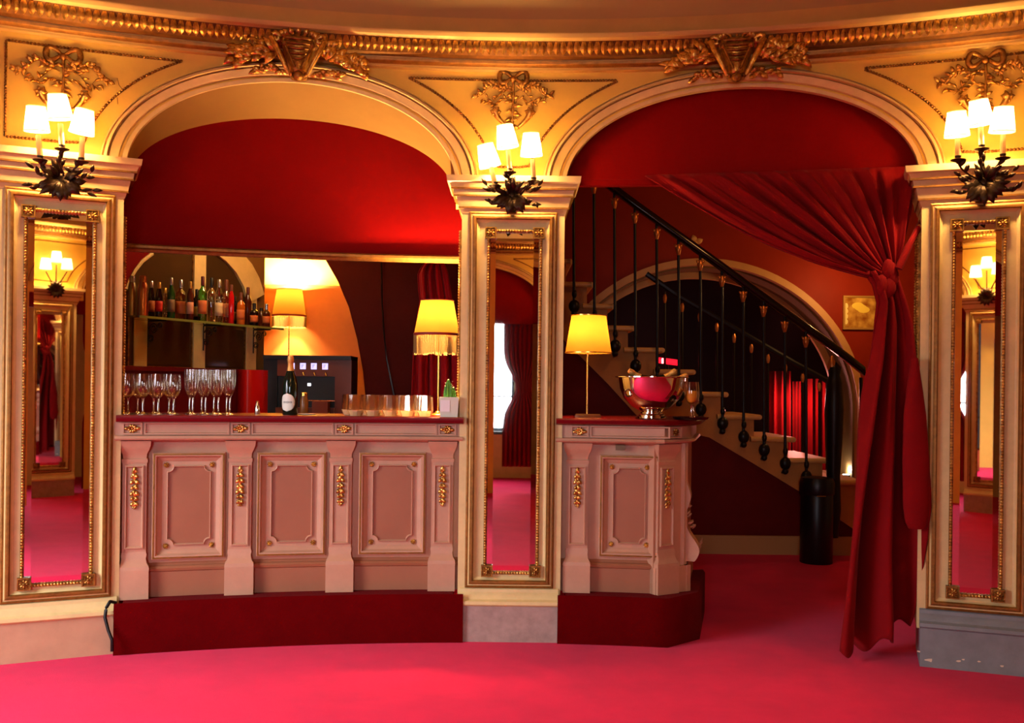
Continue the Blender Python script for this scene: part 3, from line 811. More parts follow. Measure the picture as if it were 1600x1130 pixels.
# small things by the bottle
p = on_bar(479, .2); b = MB(); b.lathe(p, [(.05, 0), (.055, .004), (.055, .007), (.04, .005)], 20)
tag(b.build('saucer', mat('white_china', lin(220, 212, 208), .3), None, 50), 'small white saucer on the bar just right of the champagne bottle', 'saucer')
p = on_bar(475, .34); t = thing('jar', 'little brown jar standing behind the saucer', 'jar', p)
b = MB(); b.lathe(p, [(.024, 0), (.026, .004), (.026, .085), (.02, .1), (.0195, .112)], 16); b.build('body', mat('amber_jar', lin(120, 70, 26), .25), t)
b = MB(); b.lathe(p, [(.021, .112), (.021, .13), (.016, .133)], 16); b.build('lid', brass, t)
p = on_bar(402, .3); b = MB(); b.lathe(p, [(.017, 0), (.018, .003), (.015, .045), (.013, .052), (.009, .075), (.007, .08)], 14)
tag(b.build('shaker', steel, None, 40), 'tiny bright bottle stopper standing on the bar left of the black machine', 'stopper')
# cactus pot
p = on_bar(702, .03); t = thing('potted_cactus', 'small green cactus in a pale square pot beside the middle pillar', 'plant', p)
b = MB(); rings = [[Vector(p)+Vector((sx*w, sy*w, z)) for sx, sy in ((-1, -1), (1, -1), (1, 1), (-1, 1))] for w, z in ((.052, 0), (.058, .118), (.053, .118), (.05, .095))]
b.loft(rings, cap0=True, cap1=True); b.build('pot', mat('pot_white', lin(206, 206, 186), .5), t, 20)
b = MB(); q = Vector(p) + Vector((-.018, -.0585, .066)); b.add([q+Vector((-.03, -.0, -.034)), q+Vector((.024, -.0, -.034)), q+Vector((.024, -.001, .034)), q+Vector((-.03, -.001, .034)), q+Vector((-.03, .004, -.034)), q+Vector((.024, .004, -.034)), q+Vector((.024, .006, .034)), q+Vector((-.03, .006, .034))], [(0, 1, 2, 3), (4, 7, 6, 5), (0, 4, 5, 1), (1, 5, 6, 2), (2, 6, 7, 3), (3, 7, 4, 0)])
b.build('paper_label', mat('grey_card', lin(226, 222, 220), .7), t)
cact = mat('cactus_green', lin(60, 120, 40), .6, noise=.3, nscale=40)
for dx, dy, r, h in ((-.008, 0, .024, .125), (.022, .01, .015, .08)):
    b = MB(); rings = []
    for i in range(12):
        z = h*i/11; k = math.sin(PI*min(.97, .28 + .72*i/11))**.6 if i > 3 else .85+.05*i
        rings.append([Vector(p)+Vector((dx+r*k*(1+.16*math.cos(8*a))*math.cos(a), dy+r*k*(1+.16*math.cos(8*a))*math.sin(a), .095+z)) for a in [2*PI*j/32 for j in range(32)]])
    b.loft(rings, cap1=True); c = b.build('cactus_stem', cact, t, 60)
    b = MB()
    for i in range(26):
        a = (i % 8)*PI/4; z = h*(.15+.8*random.random()); v = Vector((math.cos(a), math.sin(a), .3)); q = Vector(p)+Vector((dx, dy, .095+z))+v*r*.9
        b.tube([q, q+v*.008], [.0008, .0002], 4)
    b.ball(Vector(p)+Vector((dx, dy, .095+h)), .005, n=6)
    b.build('spines', mat('spine_white', lin(236, 230, 200), .7), c)

# ------------------------------------------------------------------ table lamps
LAMP_BULBS = []
shade_y = shade_mat('yellow_shade', (1, .47, .06, 1), .013, .2)
shade_d = shade_mat('dense_yellow_shade', (1, .46, .055, 1), .0055, .2)
shade_o = shade_mat('orange_shade', (1, .46, .05, 1), .12, .22)
fringe_m = shade_mat('cream_fringe', (1, .66, .25, 1), .03, .15)
def table_lamp(base, sc, h0, h1, r0, r1, label, base_kind, fringe=0, sm=shade_y, watts=4, off=Vector((0, 0, 0)), band=True, bf=.55):
    """base point, shade bottom/top height, shade radii"""
    t = thing('table_lamp', label, 'lamp', base)
    o = Vector(base)
    b = MB()
    if base_kind == 'square':
        rings = [[o+Vector((sx*w, sy*w, z)) for sx, sy in ((-1, -1), (1, -1), (1, 1), (-1, 1))] for w, z in ((.078, 0), (.078, .018), (.072, .026), (.02, .028))]
        b.loft(rings, cap0=True, cap1=True)
    else: b.lathe(o, [(.055, 0), (.056, .006), (.047, .014), (.015, .022), (.008, .03)], 24)
    b.build('base', steel if base_kind == 'square' else brass, t, 30)
    b = MB(); b.tube([o+Vector((0, 0, .02)), o+Vector((0, 0, h0+.05))], .0055, 10); b.build('pole', brass, t)
    b = MB(); b.tube([o+Vector((0, 0, h0+.03)), o+Vector((0, 0, h0+(h1-h0)*bf-.03))], [.010, .012], 10)
    for k in range(3):
        a = 2*PI*k/3; b.tube([o+Vector((0, 0, h1-.02))+off, o+off+Vector((r1*math.cos(a), r1*math.sin(a), h1-.004))], .002, 5)
    b.tube([o+Vector((.02, 0, h0+.05)), o+Vector((.03, 0, h0+(h1-h0)*.6)), o+Vector((0, 0, h1-.02))+off], .002, 5)
    b.build('bulb_holder', brass, t)
    b = MB(); n = 40; rings = []
    for r, z in ((r0, h0), (r1, h1)): rings.append([o+off+Vector((r*math.cos(2*PI*i/n), r*math.sin(2*PI*i/n), z)) for i in range(n)])
    b.loft(rings); s = b.build('lamp_shade', sm, t, 60)
    bm_ = mat('lamp_trim', lin(120, 16, 14), .6) if band else brass
    for r, z, w in ((r1, h1, .003), (r0, h0, .008 if band else .003)):
        b = MB(); b.loft([[o+off+Vector((rr*math.cos(2*PI*i/n), rr*math.sin(2*PI*i/n), zz)) for i in range(n)] for rr, zz in ((r+.001, z-w), (r+.004, z-w), (r+.004, z+w), (r+.001, z+w), (r+.001, z-w))])
        b.build('trim_band', bm_, s)
    if fringe:
        b = MB(); nn_ = 96
        for i in range(nn_):
            a = 2*PI*i/nn_; L = fringe*random.uniform(.92, 1.05)
            c = o+off+Vector((r0*math.cos(a), r0*math.sin(a), h0-.006)); u = Vector((-math.sin(a), math.cos(a), 0))*(PI*r0/nn_*.86); v = Vector((math.cos(a), math.sin(a), 0))*.003
            e = Vector((0, 0, -L))
            b.add([c-u, c+v, c+u, c-v, c-u*.9+e, c+v+e, c+u*.9+e, c-v+e], [(0, 1, 5, 4), (1, 2, 6, 5), (2, 3, 7, 6), (3, 0, 4, 7), (4, 5, 6, 7)])
        b.build('fringe', fringe_m, s, 30)
    b = MB(); b.ball(o+Vector((0, 0, h0+(h1-h0)*bf)), .022, (1, 1, 1.3), 12, 8); b.build('bulb', BULB, t)
    LAMP_BULBS.append((o+Vector((0, 0, h0+(h1-h0)*bf+.002)), watts))
    return t
BULB = emit('lit_bulb', (1, .8, .5, 1), 6)
p = on_bar(684, .22)
D = p.y + 5.7; k = D/1500
table_lamp(p, 0, (604.5-523)*k+1.5-ZC1, (604.5-470)*k+1.5-ZC1, 35.5*k, 25.5*k, 'fringed yellow table lamp on the bar beside the cactus', 'round', .115*1.0, shade_y, 430, Vector((-.012, 0, 0)))
p = on_bar(917, .16); D = p.y + 5.7; k = D/1500
table_lamp(p, 0, (607-551)*k+1.5-ZC1, (607-493)*k+1.5-ZC1, 36*k, 27*k, 'yellow table lamp with plain shade and thin pole on the short bar', 'square', 0, shade_o, 38, Vector((.004, 0, 0)), band=False)

# ------------------------------------------------------------------ silver bowl with bottles, tray, glass
p = on_bar(1018, .14); t = thing('punch_bowl', 'large polished silver bowl on a ringed foot, holding bottles', 'bowl', p)
b = MB()
b.lathe(p, [(.012, .046), (.075, .05), (.12, .074), (.168, .125), (.19, .18), (.2, .246), (.222, .25), (.222, .254), (.197, .252), (.186, .18), (.163, .127), (.115, .079), (.01, .056)], 56); b.build('bowl', steel, t, 60)
b = MB(); b.lathe(p, [(.095, 0), (.098, .006), (.085, .012), (.088, .018), (.076, .023), (.078, .029), (.066, .034), (.066, .04), (.056, .046), (.056, .05)], 48); b.build('foot', steel, t, 30)
for sx in (-1,):
    b = MB(); c = Vector(p)+Vector((-.155, -.10, .155)); pts = [c+Vector((.022*math.cos(a), -.004-.006*abs(math.sin(a)), .022*math.sin(a))) for a in [2*PI*i/16 for i in range(17)]]
    b.tube(pts, .0035, 6); b.build('ring_handle', mat('dark_steel', lin(90, 80, 70), .3, metal=1), t)
def tiltm(ax, az):
    return (Matrix.Rotation(math.radians(az), 3, 'Z') @ Matrix.Rotation(math.radians(ax), 3, 'Y'))
for (cx, cy, ax, az, lab) in ((.02, -.075, -60, 4, 'gold-foiled champagne bottle leaning left out of the silver bowl'), (-.02, .025, 58, 3, 'gold-foiled champagne bottle leaning right out of the silver bowl'), (.05, .105, 66, -2, 'second gold-topped bottle leaning right behind the first in the silver bowl')):
    m3 = tiltm(ax, az); L = m3 @ Vector((0, 0, 1))
    # neck tip position chosen so that the base rests low inside the bowl
    o = Vector(p) + Vector((cx, cy, .19)) - L*.11
    champ(o, lab, m3, tall=.31)
p = on_bar(1079, .13); tz = Vector(p)
b = MB(); b.lathe(tz, [(.09, 0), (.10, .004), (.11, .016), (.106, .016), (.09, .007), (.02, .006)], 40)
tag(b.build('tray', mat('black_tray', lin(16, 12, 12), .2, coat=.4), None, 40), 'round black tray at the end of the short bar', 'tray')
def champ_glass(o, label, fill):
    t = thing('champagne_glass', label, 'glass', o)
    b = MB(); b.lathe(o, [(.03, 0), (.031, .002), (.01, .007), (.0045, .014), (.0042, .07), (.008, .08), (.028, .1), (.036, .13), (.035, .17), (.03, .218), (.029, .218), (.034, .17), (.035, .13), (.027, .102), (.003, .088)], 20); b.build('bowl', glass, t, 60)
    b = MB(); b.lathe(o, [(.0305, .001), (.0305, .003), (.01, .0075), (.0047, .0145), (.0044, .07), (.0075, .08)], 14); b.build('stem', glassbase, t, 60)
    if fill:
        b = MB(); b.lathe(o, [(.004, .09), (.026, .103), (.0335, .13), (.0335, .165), (.001, .165)], 20); b.build('wine', mat('champagne_wine', lin(236, 158, 52), .15), t, 60)
    return t
champ_glass(tz+Vector((.0, -.02, .0075)), 'glass of golden champagne standing on the black tray', True)
champ_glass(tz+Vector((.03, .07, .0075)), 'empty stemmed glass at the back of the black tray beside the silver bowl', False)
# ------------------------------------------------------------------ sconces
SCONCE_BULBS = []; SCONCE_W = 42
sconce_shade = shade_mat('ivory_shade', (1, .88, .66, 1), .9, .3)
candle_m = mat('candle_sleeve', lin(226, 186, 120), .6)
def sconce(fr, cl, shades, bases, label, dd=-.20, leafy=1.0):
    c = fr.pick(cl[0], cl[1], -.12)
    cc = fr.pt(c[0], c[1], -.12)
    t = thing('wall_sconce', label, 'wall lamp', fr.pt(c[0], c[1], 0))
    out = -fr.nn; X = fr.t; Z = Vector((0, 0, 1))
    b = MB(); b.ball(cc + out*.0, .045, (1, 1, 1.2), 12, 8); b.tube([fr.pt(c[0], c[1]-.02, .0), cc], [.05, .03], 12)
    b.build('back_boss', bronze, t)
    b = MB(); rnd = random.Random(cl[0])
    for i in range(9):                                   # big drooping leaves
        a = math.radians(-155 + i*16 + rnd.uniform(-6, 6)); v = X*math.cos(a) + Z*math.sin(a) + out*.25
        b.leaf(cc + out*.03, v, out, rnd.uniform(.10, .145), rnd.uniform(.024, .032), .25)
    for i in range(12):
        a = math.radians(rnd.uniform(-30, 210)); v = X*math.cos(a) + Z*math.sin(a)*.7 + out*rnd.uniform(.1, .6)
        b.leaf(cc + out*.03 + v*.03, v, out+Z*.3, rnd.uniform(.06, .10), rnd.uniform(.013, .02), .25)
    b.build('leaf_cluster', bronze, t, 60)
    b = MB(); tw = MB()
    for k in range(5):
        a = math.radians((-10, 25, 90, 155, 190)[k]); v = X*math.cos(a) + Z*math.sin(a) + out*.2; L = rnd.uniform(.12, .17)
        pts = [cc + v*(L*i/6) + Z*(.03*math.sin(i)) for i in range(7)]
        b.tube(pts, [.004 - .0004*i for i in range(7)], 6)
        for i in (3, 4, 5, 6):
            w = v + X*rnd.uniform(-.9, .9) + Z*rnd.uniform(-.3, .8); b.leaf(pts[i], w, out, rnd.uniform(.04, .06), .011, .3)
    b.build('leafy_sprig', bronze, t, 60)
    for (sx, sy, tilt), (bx, by) in zip(shades, bases):
        sp = fr.pick(sx, sy, dd); bp = fr.pick(bx, by, dd)
        P = fr.pt(sp[0], sp[1], dd); B = fr.pt(bp[0], bp[1], dd)
        # arm: from the boss out and up to the drip pan
        mid = (cc + B)*.5 + out*.03 - Z*.05
        pts = []
        for i in range(15):
            q = i/14; pts.append(cc*(1-q)**2 + mid*2*q*(1-q) + (B - Z*.03)*q*q + X*(.012*math.sin(q*PI*2)))
        b = MB(); b.tube(pts, .0055, 8)
        for q in (5, 9, 12): b.leaf(pts[q], (X*rnd.uniform(-1, 1)+Z*.6), out, .045, .012, .3)
        ar = b.build('arm', bronze, t, 60)
        b = MB(); b.lathe(B - Z*.032, [(.006, -.012), (.012, -.004), (.034, .004), (.038, .009), (.033, .007), (.012, .004), (.015, .02), (.0165, .03)], 18); b.build('drip_pan', bronze, ar, 40)
        ax = (P - B).normalized()
        b = MB(); b.tube([B - Z*.02, B + ax*((P-B).length*.55)], [.0145, .0135], 12); b.build('candle_sleeve', candle_m, ar)
        axs = (Z*math.cos(math.radians(tilt)) + X*math.sin(math.radians(tilt)) + out*.10).normalized()
        ux = X - axs*X.dot(axs); ux.normalize(); uy = axs.cross(ux)
        M3 = Matrix((ux, uy, axs)).transposed()
        h, r0, r1 = .124, .063, .045
        b = MB(); n = 32
        b.loft([[P + M3 @ Vector((r*math.cos(2*PI*i/n), r*math.sin(2*PI*i/n), z)) for i in range(n)] for r, z in ((r0, -h/2), (r0*.5+r1*.5, 0), (r1, h/2))])
        sh = b.build('lamp_shade', sconce_shade, t, 60)
        for r, z in ((r0, -h/2), (r1, h/2)):
            b = MB()
            b.loft([[P + M3 @ Vector((rr*math.cos(2*PI*i/n), rr*math.sin(2*PI*i/n), zz)) for i in range(n)] for rr, zz in ((r-.001, z-.003), (r+.002, z-.003), (r+.002, z+.003), (r-.001, z+.003), (r-.001, z-.003))])
            b.build('trim', sconce_shade, sh)
        b = MB(); b.ball(P - axs*.015, .012, (1, 1, 1.6), 10, 7, M3); b.build('bulb', BULB, t)
        SCONCE_BULBS.append(P - axs*.015)
    return t
sconce(frL, (95, 284), [(57, 186, -3), (92, 167, -8), (130, 190, 7)], [(63, 243), (97, 226), (127, 246)], 'three-shade leafy bronze wall sconce on the left pillar')
sconce(frC, (800, 308), [(762, 243, -14), (791, 213, -9), (830, 226, -2)], [(774, 284), (797, 263), (834, 277)], 'three-shade leafy bronze wall sconce on the middle pillar')
sconce(frR, (1536, 288), [(1495, 194, -2), (1531, 176, -7), (1567, 187, 3)], [(1497, 243), (1534, 226), (1567, 240)], 'three-shade leafy bronze wall sconce on the right pillar, cut by the frame')
def sconce_back():
    c = frO.pt(0, 2.70, -.18); t = thing('wall_sconce', 'three-shade wall sconce on the opposite wall, seen only in a mirror', 'wall lamp', frO.pt(0, 2.7, 0))
    b = MB(); b.tube([frO.pt(0, 2.68, 0), c], .03, 10)
    for i in range(14):
        a = i*.45; b.leaf(c, frO.t*math.cos(a)+Vector((0, 0, math.sin(a))), -frO.nn, .12, .025, .25)
    b.build('leaf_cluster', bronze, t, 60)
    for dx, dz in ((-.13, .32), (0, .42), (.13, .34)):
        P = frO.pt(dx, 2.7+dz, -.2); b = MB(); b.tube([c, frO.pt(dx, 2.6+dz, -.2)], .008, 6); b.build('arm', bronze, t)
        b = MB(); n = 20; b.loft([[P + Vector((r*math.cos(2*PI*i/n), r*math.sin(2*PI*i/n), z)) for i in range(n)] for r, z in ((.072, -.07), (.053, .07))]); b.build('lamp_shade', sconce_shade, t)
        SCONCE_BULBS.append(P)
sconce_back()

# ------------------------------------------------------------------ gilded reliefs over the sconces
def relief(cy, px, label, sc=1.0, top=125, d=WD-.004):
    s0, z0 = cy.pick(px, top, WD)
    f = tangent_frame(cy, s0); out = -f.nn; X = f.t; Z = Vector((0, 0, 1))
    P = lambda x, z, e=0: f.pt(x*sc, z0 + z*sc, d-e)
    t = thing('wall_relief', label, 'wall ornament', P(0, 0))
    rnd = random.Random(px+1)
    b = MB()
    for sx in (-1, 1):                                    # bow loops and ribbon ends
        pts = [P(sx*(.008+.075*math.sin(a)), .01+.035*math.sin(2*a), .012) for a in [PI*i/14 for i in range(15)]]
        b.tube(pts, [.009+.008*math.sin(PI*i/14) for i in range(15)], 7)
    b.ball(P(0, 0, .012), .02*sc, (1, 1, 1), 8, 6)
    b.build('bow', oldgold, t, 60)
    for sx in (-1, 1):
        b = MB()
        pts = [P(sx*(.02+.20*q), -.035 - .02*math.sin(q*9) - .05*q*q, .008) for q in [i/14 for i in range(15)]]
        b.tube(pts, .006*sc, 6)
        for p in pts[1:]:
            for k in range(2):
                v = X*sx*rnd.uniform(.2, 1) + Z*rnd.uniform(-.9, .9); b.leaf(p, v, out, rnd.uniform(.025, .045)*sc, .009*sc, .35)
            b.ball(p + out*.004, .009*sc*rnd.uniform(.6, 1.1), n=6, mm=4)
        b.build('ribbon_spray', gold, t, 60)
    b = MB()
    b.tube([P(0, -.02, .006), P(.004, -.1, .008), P(-.002, -.2, .008), P(0, -.28, .006)], [.009, .007, .01, .006], 7)
    for i in range(16):
        q = i/15; v = X*rnd.choice((-1, 1)) + Z*rnd.uniform(-.8, .4); b.leaf(P(0, -.05-.24*q, .006), v, out, rnd.uniform(.03, .06)*sc, .010*sc, .3)
    b.build('stem', gold, t, 60)
    for sx in (-1, 1):
        for q0, ln, dr in ((-.075, .17, -.06), (-.14, .14, .02)):
            b = MB(); pts = [P(sx*(.015+ln*q), q0 + dr*q + .022*math.sin(q*7), .005) for q in [i/9 for i in range(10)]]
            b.tube(pts, [.0045-.0003*i for i in range(10)], 5)
            for p in pts[2:]:
                v = X*sx*rnd.uniform(.1, 1) + Z*rnd.uniform(-1, .6); b.leaf(p, v, out, rnd.uniform(.022, .04)*sc, .007*sc, .3)
            b.build('leaf_spray', gold, t, 60)
        b = MB(); pts = [P(sx*(.02+.085*math.sin(q*1.4)), -.30+.10*q, .01+.01*q) for q in [i/7 for i in range(8)]]
        b.tube(pts, [.006+.0022*i for i in range(8)], 8); b.ball(pts[-1], .025*sc, (1.2, .7, .9), 8, 6)
        for i in range(6): b.leaf(pts[-1], X*math.cos(i)+Z*math.sin(i), out, .035*sc, .01, .3)
        b.build('horn', gold, t, 60)
relief(CY, 802, 'gilded bow and leaf relief above the middle sconce')
relief(CY, 99, 'gilded bow and leaf relief above the left sconce', 1.05, 90)
relief(CY, 1540, 'gilded bow and leaf relief above the right sconce', 1.05, 96)

# ------------------------------------------------------------------ gilt keystone masks
def keystone(px, py, label):
    s0, z0 = CY.pick(px, py, WD-.06)
    f = tangent_frame(CY, s0); out = -f.nn; X = f.t; Z = Vector((0, 0, 1)); rnd = random.Random(int(px))
    P = lambda x, z, e: f.pt(x*1.05, z0+z, WD-.085-e)
    t = thing('keystone_ornament', label, 'wall ornament', f.pt(0, z0, WD))
    b = MB(); rings = []                                  # tapered shield body
    for z, w, e in ((.135, .07, .02), (.125, .088, .07), (.10, .092, .095), (.06, .088, .10), (.03, .078, .095), (.0, .066, .092), (-.04, .056, .096), (-.08, .05, .10), (-.10, .04, .08), (-.105, .02, .04)):
        ring = []
        for i in range(17):
            a = PI*i/16; ring.append(P(-w*math.cos(a), z, -.03 + (e+.03)*math.sin(a)**.6))
        rings.append(ring)
    b.loft(rings, closed=False, cap0=True, cap1=True)
    b.build('shield', gold, t, 50)
    for sx in (-1, 1):                                    # scrolling side bands running down to the tip
        b = MB(); pts = []
        for i in range(26):
            q = i/25
            if q < .35: a = 2*PI*(1-q/.35)*1.1; r = .008+.022*(q/.35); pts.append(P(sx*(.118 + r*math.cos(a)), .10 + r*math.sin(a), .08))
            else: k = (q-.35)/.65; pts.append(P(sx*(.146*(1-k)+.05*k), .10*(1-k) - .10*k, .085+.02*math.sin(k*PI)))
        b.tube(pts, [.011+.006*math.sin(PI*i/25) for i in range(26)], 8); b.build('scroll', gold, t, 60)
        b = MB(); pts = [P(sx*(.075*(1-q)+.018*q), .06*(1-q)-.07*q, .112) for q in [i/10 for i in range(11)]]
        b.tube(pts, .007, 7); b.ball(pts[0], .016, n=8); b.build('ridge', oldgold, t, 60)
    b = MB()
    for i in range(5):
        z = .105-.028*i; b.tube([P(-.07+.008*i, z, .085), P(0, z-.012, .112), P(.07-.008*i, z, .085)], .008, 6)
    b.build('brow_bands', oldgold, t, 60)
    b = MB(); b.ball(P(0, -.112, .085), .032, (1, 1, .9), 12, 8)
    b.ball(P(-.04, -.10, .08), .014, n=8); b.ball(P(.04, -.10, .08), .014, n=8); b.build('drop', oldgold, t)
    b = MB()
    for i in range(9):
        a = PI*i/8; b.leaf(P(.07*math.cos(a), .12+.012*math.sin(a), .06), X*math.cos(a)+Z*.5, out, .05, .014, .35)
    b.build('crest', gold, t, 60)
    for sx in (-1, 1):                                    # acanthus foliage to each side
        b = MB()
        for i in range(30):
            q = i/29; x = .12 + .22*q; z = .045 - .05*q + rnd.uniform(-.05, .045)*(1-.5*q)
            v = X*sx*rnd.uniform(.3, 1) + Z*rnd.uniform(-.8, .8); b.leaf(P(sx*x, z, .02+.05*(1-q)), v, out+Z*.3, rnd.uniform(.06, .10), rnd.uniform(.018, .028), .35, .005)
        for q in (0, .3, .6): b.ball(P(sx*(.14+.22*q), .04-.06*q, .05), .026*(1-.3*q), n=8)
        b.build('acanthus_spray', gold, t, 60)
        b = MB()
        for i in range(16):
            q = i/15; v = X*sx*rnd.uniform(.4, 1) + Z*rnd.uniform(-.5, .5); b.leaf(P(sx*(.07+.15*q), -.085+.02*math.sin(q*3)+rnd.uniform(-.015, .015), .03), v, out, rnd.uniform(.035, .055), .014, .35, .004)
        b.build('lower_spray', gold, t, 60)
keystone(467, 98, 'gilded mask-like keystone ornament with acanthus leaves over the bar arch')
keystone(1150, 100, 'gilded mask-like keystone ornament with acanthus leaves over the curtained arch')

# ------------------------------------------------------------------ red swag curtain in the right arch
def swag():
    t = thing('swag_curtain', 'red velvet curtain gathered to the right and tied back beside the right pillar', 'curtain', at(1385, 430, -.25))
    Yt = lambda px: CY.pt(CY.pick(px, 280, .16)[0], 0, .16).y
    tieY = -.30
    NS, NU = 150, 26
    b = MB(); rows = []
    for j in range(NS+1):
        s = j/NS; px = 1008 + (1434-1008)*s
        T = at(px, 279 - 14*s, Yt(px)); T.z += .02
        K = at(1356 + 48*s, 432 - 12*s, tieY)
        row = []
        for i in range(NU+1):
            u = i/NU
            p = T*(1-u) + K*u
            sag = .20*(1-s)**1.5*math.sin(PI*u)*(.6+.4*u); p.z -= sag*.55
            ph = 2*PI*(9.5*s + 1.6*s*s + .22*math.sin(9*s)) + .7*math.sin(5*u+5*s)
            am = .055*(1-.5*u)*min(1, 6*u+.15)*(.62+.38*math.sin(19*s+1.3*math.sin(7*s)))
            p.y += am*math.sin(ph) + .3*am*math.sin(2.7*ph+4*u) - .05*math.sin(PI*u); p.z += .010*math.cos(ph*1.0)*math.sin(PI*u)
            row.append(p)
        rows.append(row)
    b.loft(rows, closed=False)
    o = b.build('swag', velvet, t, 180); md = o.modifiers.new('t', 'SOLIDIFY'); md.thickness = .008
    # tail: rows by height (y, left, right, plane)
    prof = [(424, 1354, 1404), (445, 1368, 1408), (475, 1374, 1418), (510, 1368, 1428), (560, 1363, 1432), (620, 1352, 1438), (700, 1340, 1442), (780, 1331, 1440), (860, 1322, 1434), (930, 1315, 1430), (985, 1309, 1428), (1012, 1307, 1424)]
    def lerp(y):
        for a, c in zip(prof[:-1], prof[1:]):
            if a[0] <= y <= c[0]:
                k = (y-a[0])/(c[0]-a[0]); return a[1]+(c[1]-a[1])*k, a[2]+(c[2]-a[2])*k
        return prof[-1][1:]
    b = MB(); rows = []; NV = 60
    for i in range(NV+1):
        q = i/NV; y = 424 + (1012-424)*q; l, r = lerp(y); row = []
        for j in range(91):
            s = j/90; yy = y
            hem = -34*max(0, s-.42)/.58*(q**6) + 10*q**8*math.sin(s*19)
            Y = -.31 + .11*min(1, q*3)*(1 if True else 0)
            p = at(l + (r-l)*s, yy+hem, -.31)
            am = .105*min(1, q*1.8+.2)
            ph = 2*PI*(2.7*s + .45*math.sin(2.0*q + 2*s)) + 1.0
            p.y += am*math.sin(ph) + .022*math.sin(2.3*ph+q*3) + .02*math.sin(PI*s)
            row.append(p)
        rows.append(row)
    b.loft(rows, closed=False)
    o = b.build('tail', velvet, t, 180); md = o.modifiers.new('t', 'SOLIDIFY'); md.thickness = .008
    # outer fold falling in front of the pillar edge
    b = MB(); rows = []
    pf = [(560, 1424, 1433), (600, 1418, 1440), (650, 1412, 1447), (720, 1410, 1452), (790, 1411, 1452), (815, 1414, 1450), (826, 1420, 1446)]
    for i in range(31):
        q = i/30; y = 560 + 266*q
        for a, c in zip(pf[:-1], pf[1:]):
            if a[0] <= y <= c[0]: k = (y-a[0])/(c[0]-a[0]); l, r = a[1]+(c[1]-a[1])*k, a[2]+(c[2]-a[2])*k
        row = []
        for j in range(21):
            a = 2*PI*j/20; cx, w = (l+r)/2, (r-l)/2
            p = at(cx + w*math.cos(a), y, -.43); p.y += .035*math.sin(a) ; row.append(p)
        rows.append(row)
    b.loft(rows, cap0=True, cap1=True); b.build('outer_fold', velvet, t, 80)
    # bunched knot + tieback
    b = MB(); c = at(1385, 430, -.33)
    for k in range(7):
        a = random.uniform(0, 6.28); b.ball(c + Vector((.035*math.cos(a), .0, .05*math.sin(a)-.02)), .042, (.8, .8, 1.5), 12, 8)
    b.build('gathered_knot', velvet, t, 80)
    b = MB(); pts = [at(1400 + 26*math.cos(a), 424 - 4*math.cos(a) + 9*math.sin(a), -.35 + .07*math.sin(a+2.2)) for a in [2*PI*i/24 for i in range(25)]]
    pts2 = [at(1404, 420, -.36), at(1420, 385, -.36), at(1434, 358, -.34), at(1440, 345, -.2)]
    b.tube(pts2, [.022, .02, .018, .014], 8); b.build('tieback', velvet, t, 60)
swag()
# ------------------------------------------------------------------ bar room behind the counter
# oblique wall with the bottle shelf: passes (-2.58,.8) going back to the right
wd = Vector((.64, 1.25, 0)).normalized(); wn = Vector((-wd.y, wd.x, 0))
frS = Flat((-2.70, .56, 0), wd, wn)
def sw(px, py=500, d=0): return frS.pick(px, py, d)
S1 = sw(412)[0]; ZM = 1.615
b = MB(); b.box(frS, -.05, S1+.02, 0, 3.0, .012, .12)
struct(b, 'wall_bar_side', mat('bar_room_brown', lin(120, 84, 44), .55, noise=.2, nscale=3), 'brown side wall of the bar room behind the bottles', 'wall')
# mirror panels between cream uprights
def panel(px0, px1, z0, z1, label):
    s0, s1 = sw(px0)[0], sw(px1)[0]
    t = thing('mirror_panel', label, 'mirror', frS.pt((s0+s1)/2, z0, 0))
    b = MB(); b.rectframe(frS, s0, s1, z0, z1, [(0, .01), (0, -.002), (.02, -.006)], fill=True); b.build('glass', darkglass, t, 5)
    b = MB(); b.rectframe(frS, s0, s1, z0, z1, [(-.006, .012), (-.006, -.01), (.004, -.01), (.004, .0)]); b.build('edge_strip', oldgold, t, 20)
panel(200, 299, ZM, 2.62, 'tall smoky mirror panel behind the metal flasks')
panel(319, 382, ZM, 2.62, 'tall smoky mirror panel behind the middle bottles')
def upright(px0, px1, z0, z1, name, label):
    b = MB(); b.box(frS, sw(px0)[0], sw(px1)[0], z0, z1, -.02, .012); struct(b, name, cream, label, 'post')
upright(300, 318, ZM, 2.7, 'trim_20', 'cream upright between the two smoky mirror panels')
upright(383, 398, ZM, 2.3, 'trim_21', 'cream upright at the far end of the bottle shelf')
b = MB(); b.box(frS, sw(208)[0], sw(228)[0], ZM, 1.93, -.014, -.004); struct(b, 'trim_22', cream, 'short cream upright under the left end of the bottle shelf', 'post')
b = MB(); b.box(frS, -.02, S1, .0, ZM, -.05, .012); b.box(frS, -.02, S1, ZM-.03, ZM, -.07, -.04)
struct(b, 'trim_23', mat('maroon_dado', lin(96, 8, 14), .4), 'maroon dado below the smoky mirrors behind the wine glasses', 'dado')
# mirror reflection of a red arched corner, modelled as solid panel and rib
pts = []
for px, py in ((197, 452), (203, 436), (211, 422), (222, 408), (238, 396)): pts.append(frS.pick(px, py, -.03))
poly = pts + [(pts[-1][0], 2.7), (pts[0][0]-.05, 2.7), (pts[0][0]-.05, pts[0][1])]
b = MB(); b.prism(frS, poly, -.03, -.012); struct(b, 'trim_24', redwall, 'reflected red arch corner modelled as a panel on the smoky mirror at the left end', 'wall')
b = MB(); b.tube([frS.pt(s, z, -.03) for s, z in pts], .014, 6); struct(b, 'trim_25', cream, 'reflected cream arch edge modelled as a rib at the upper left of the bar room', 'moulding')

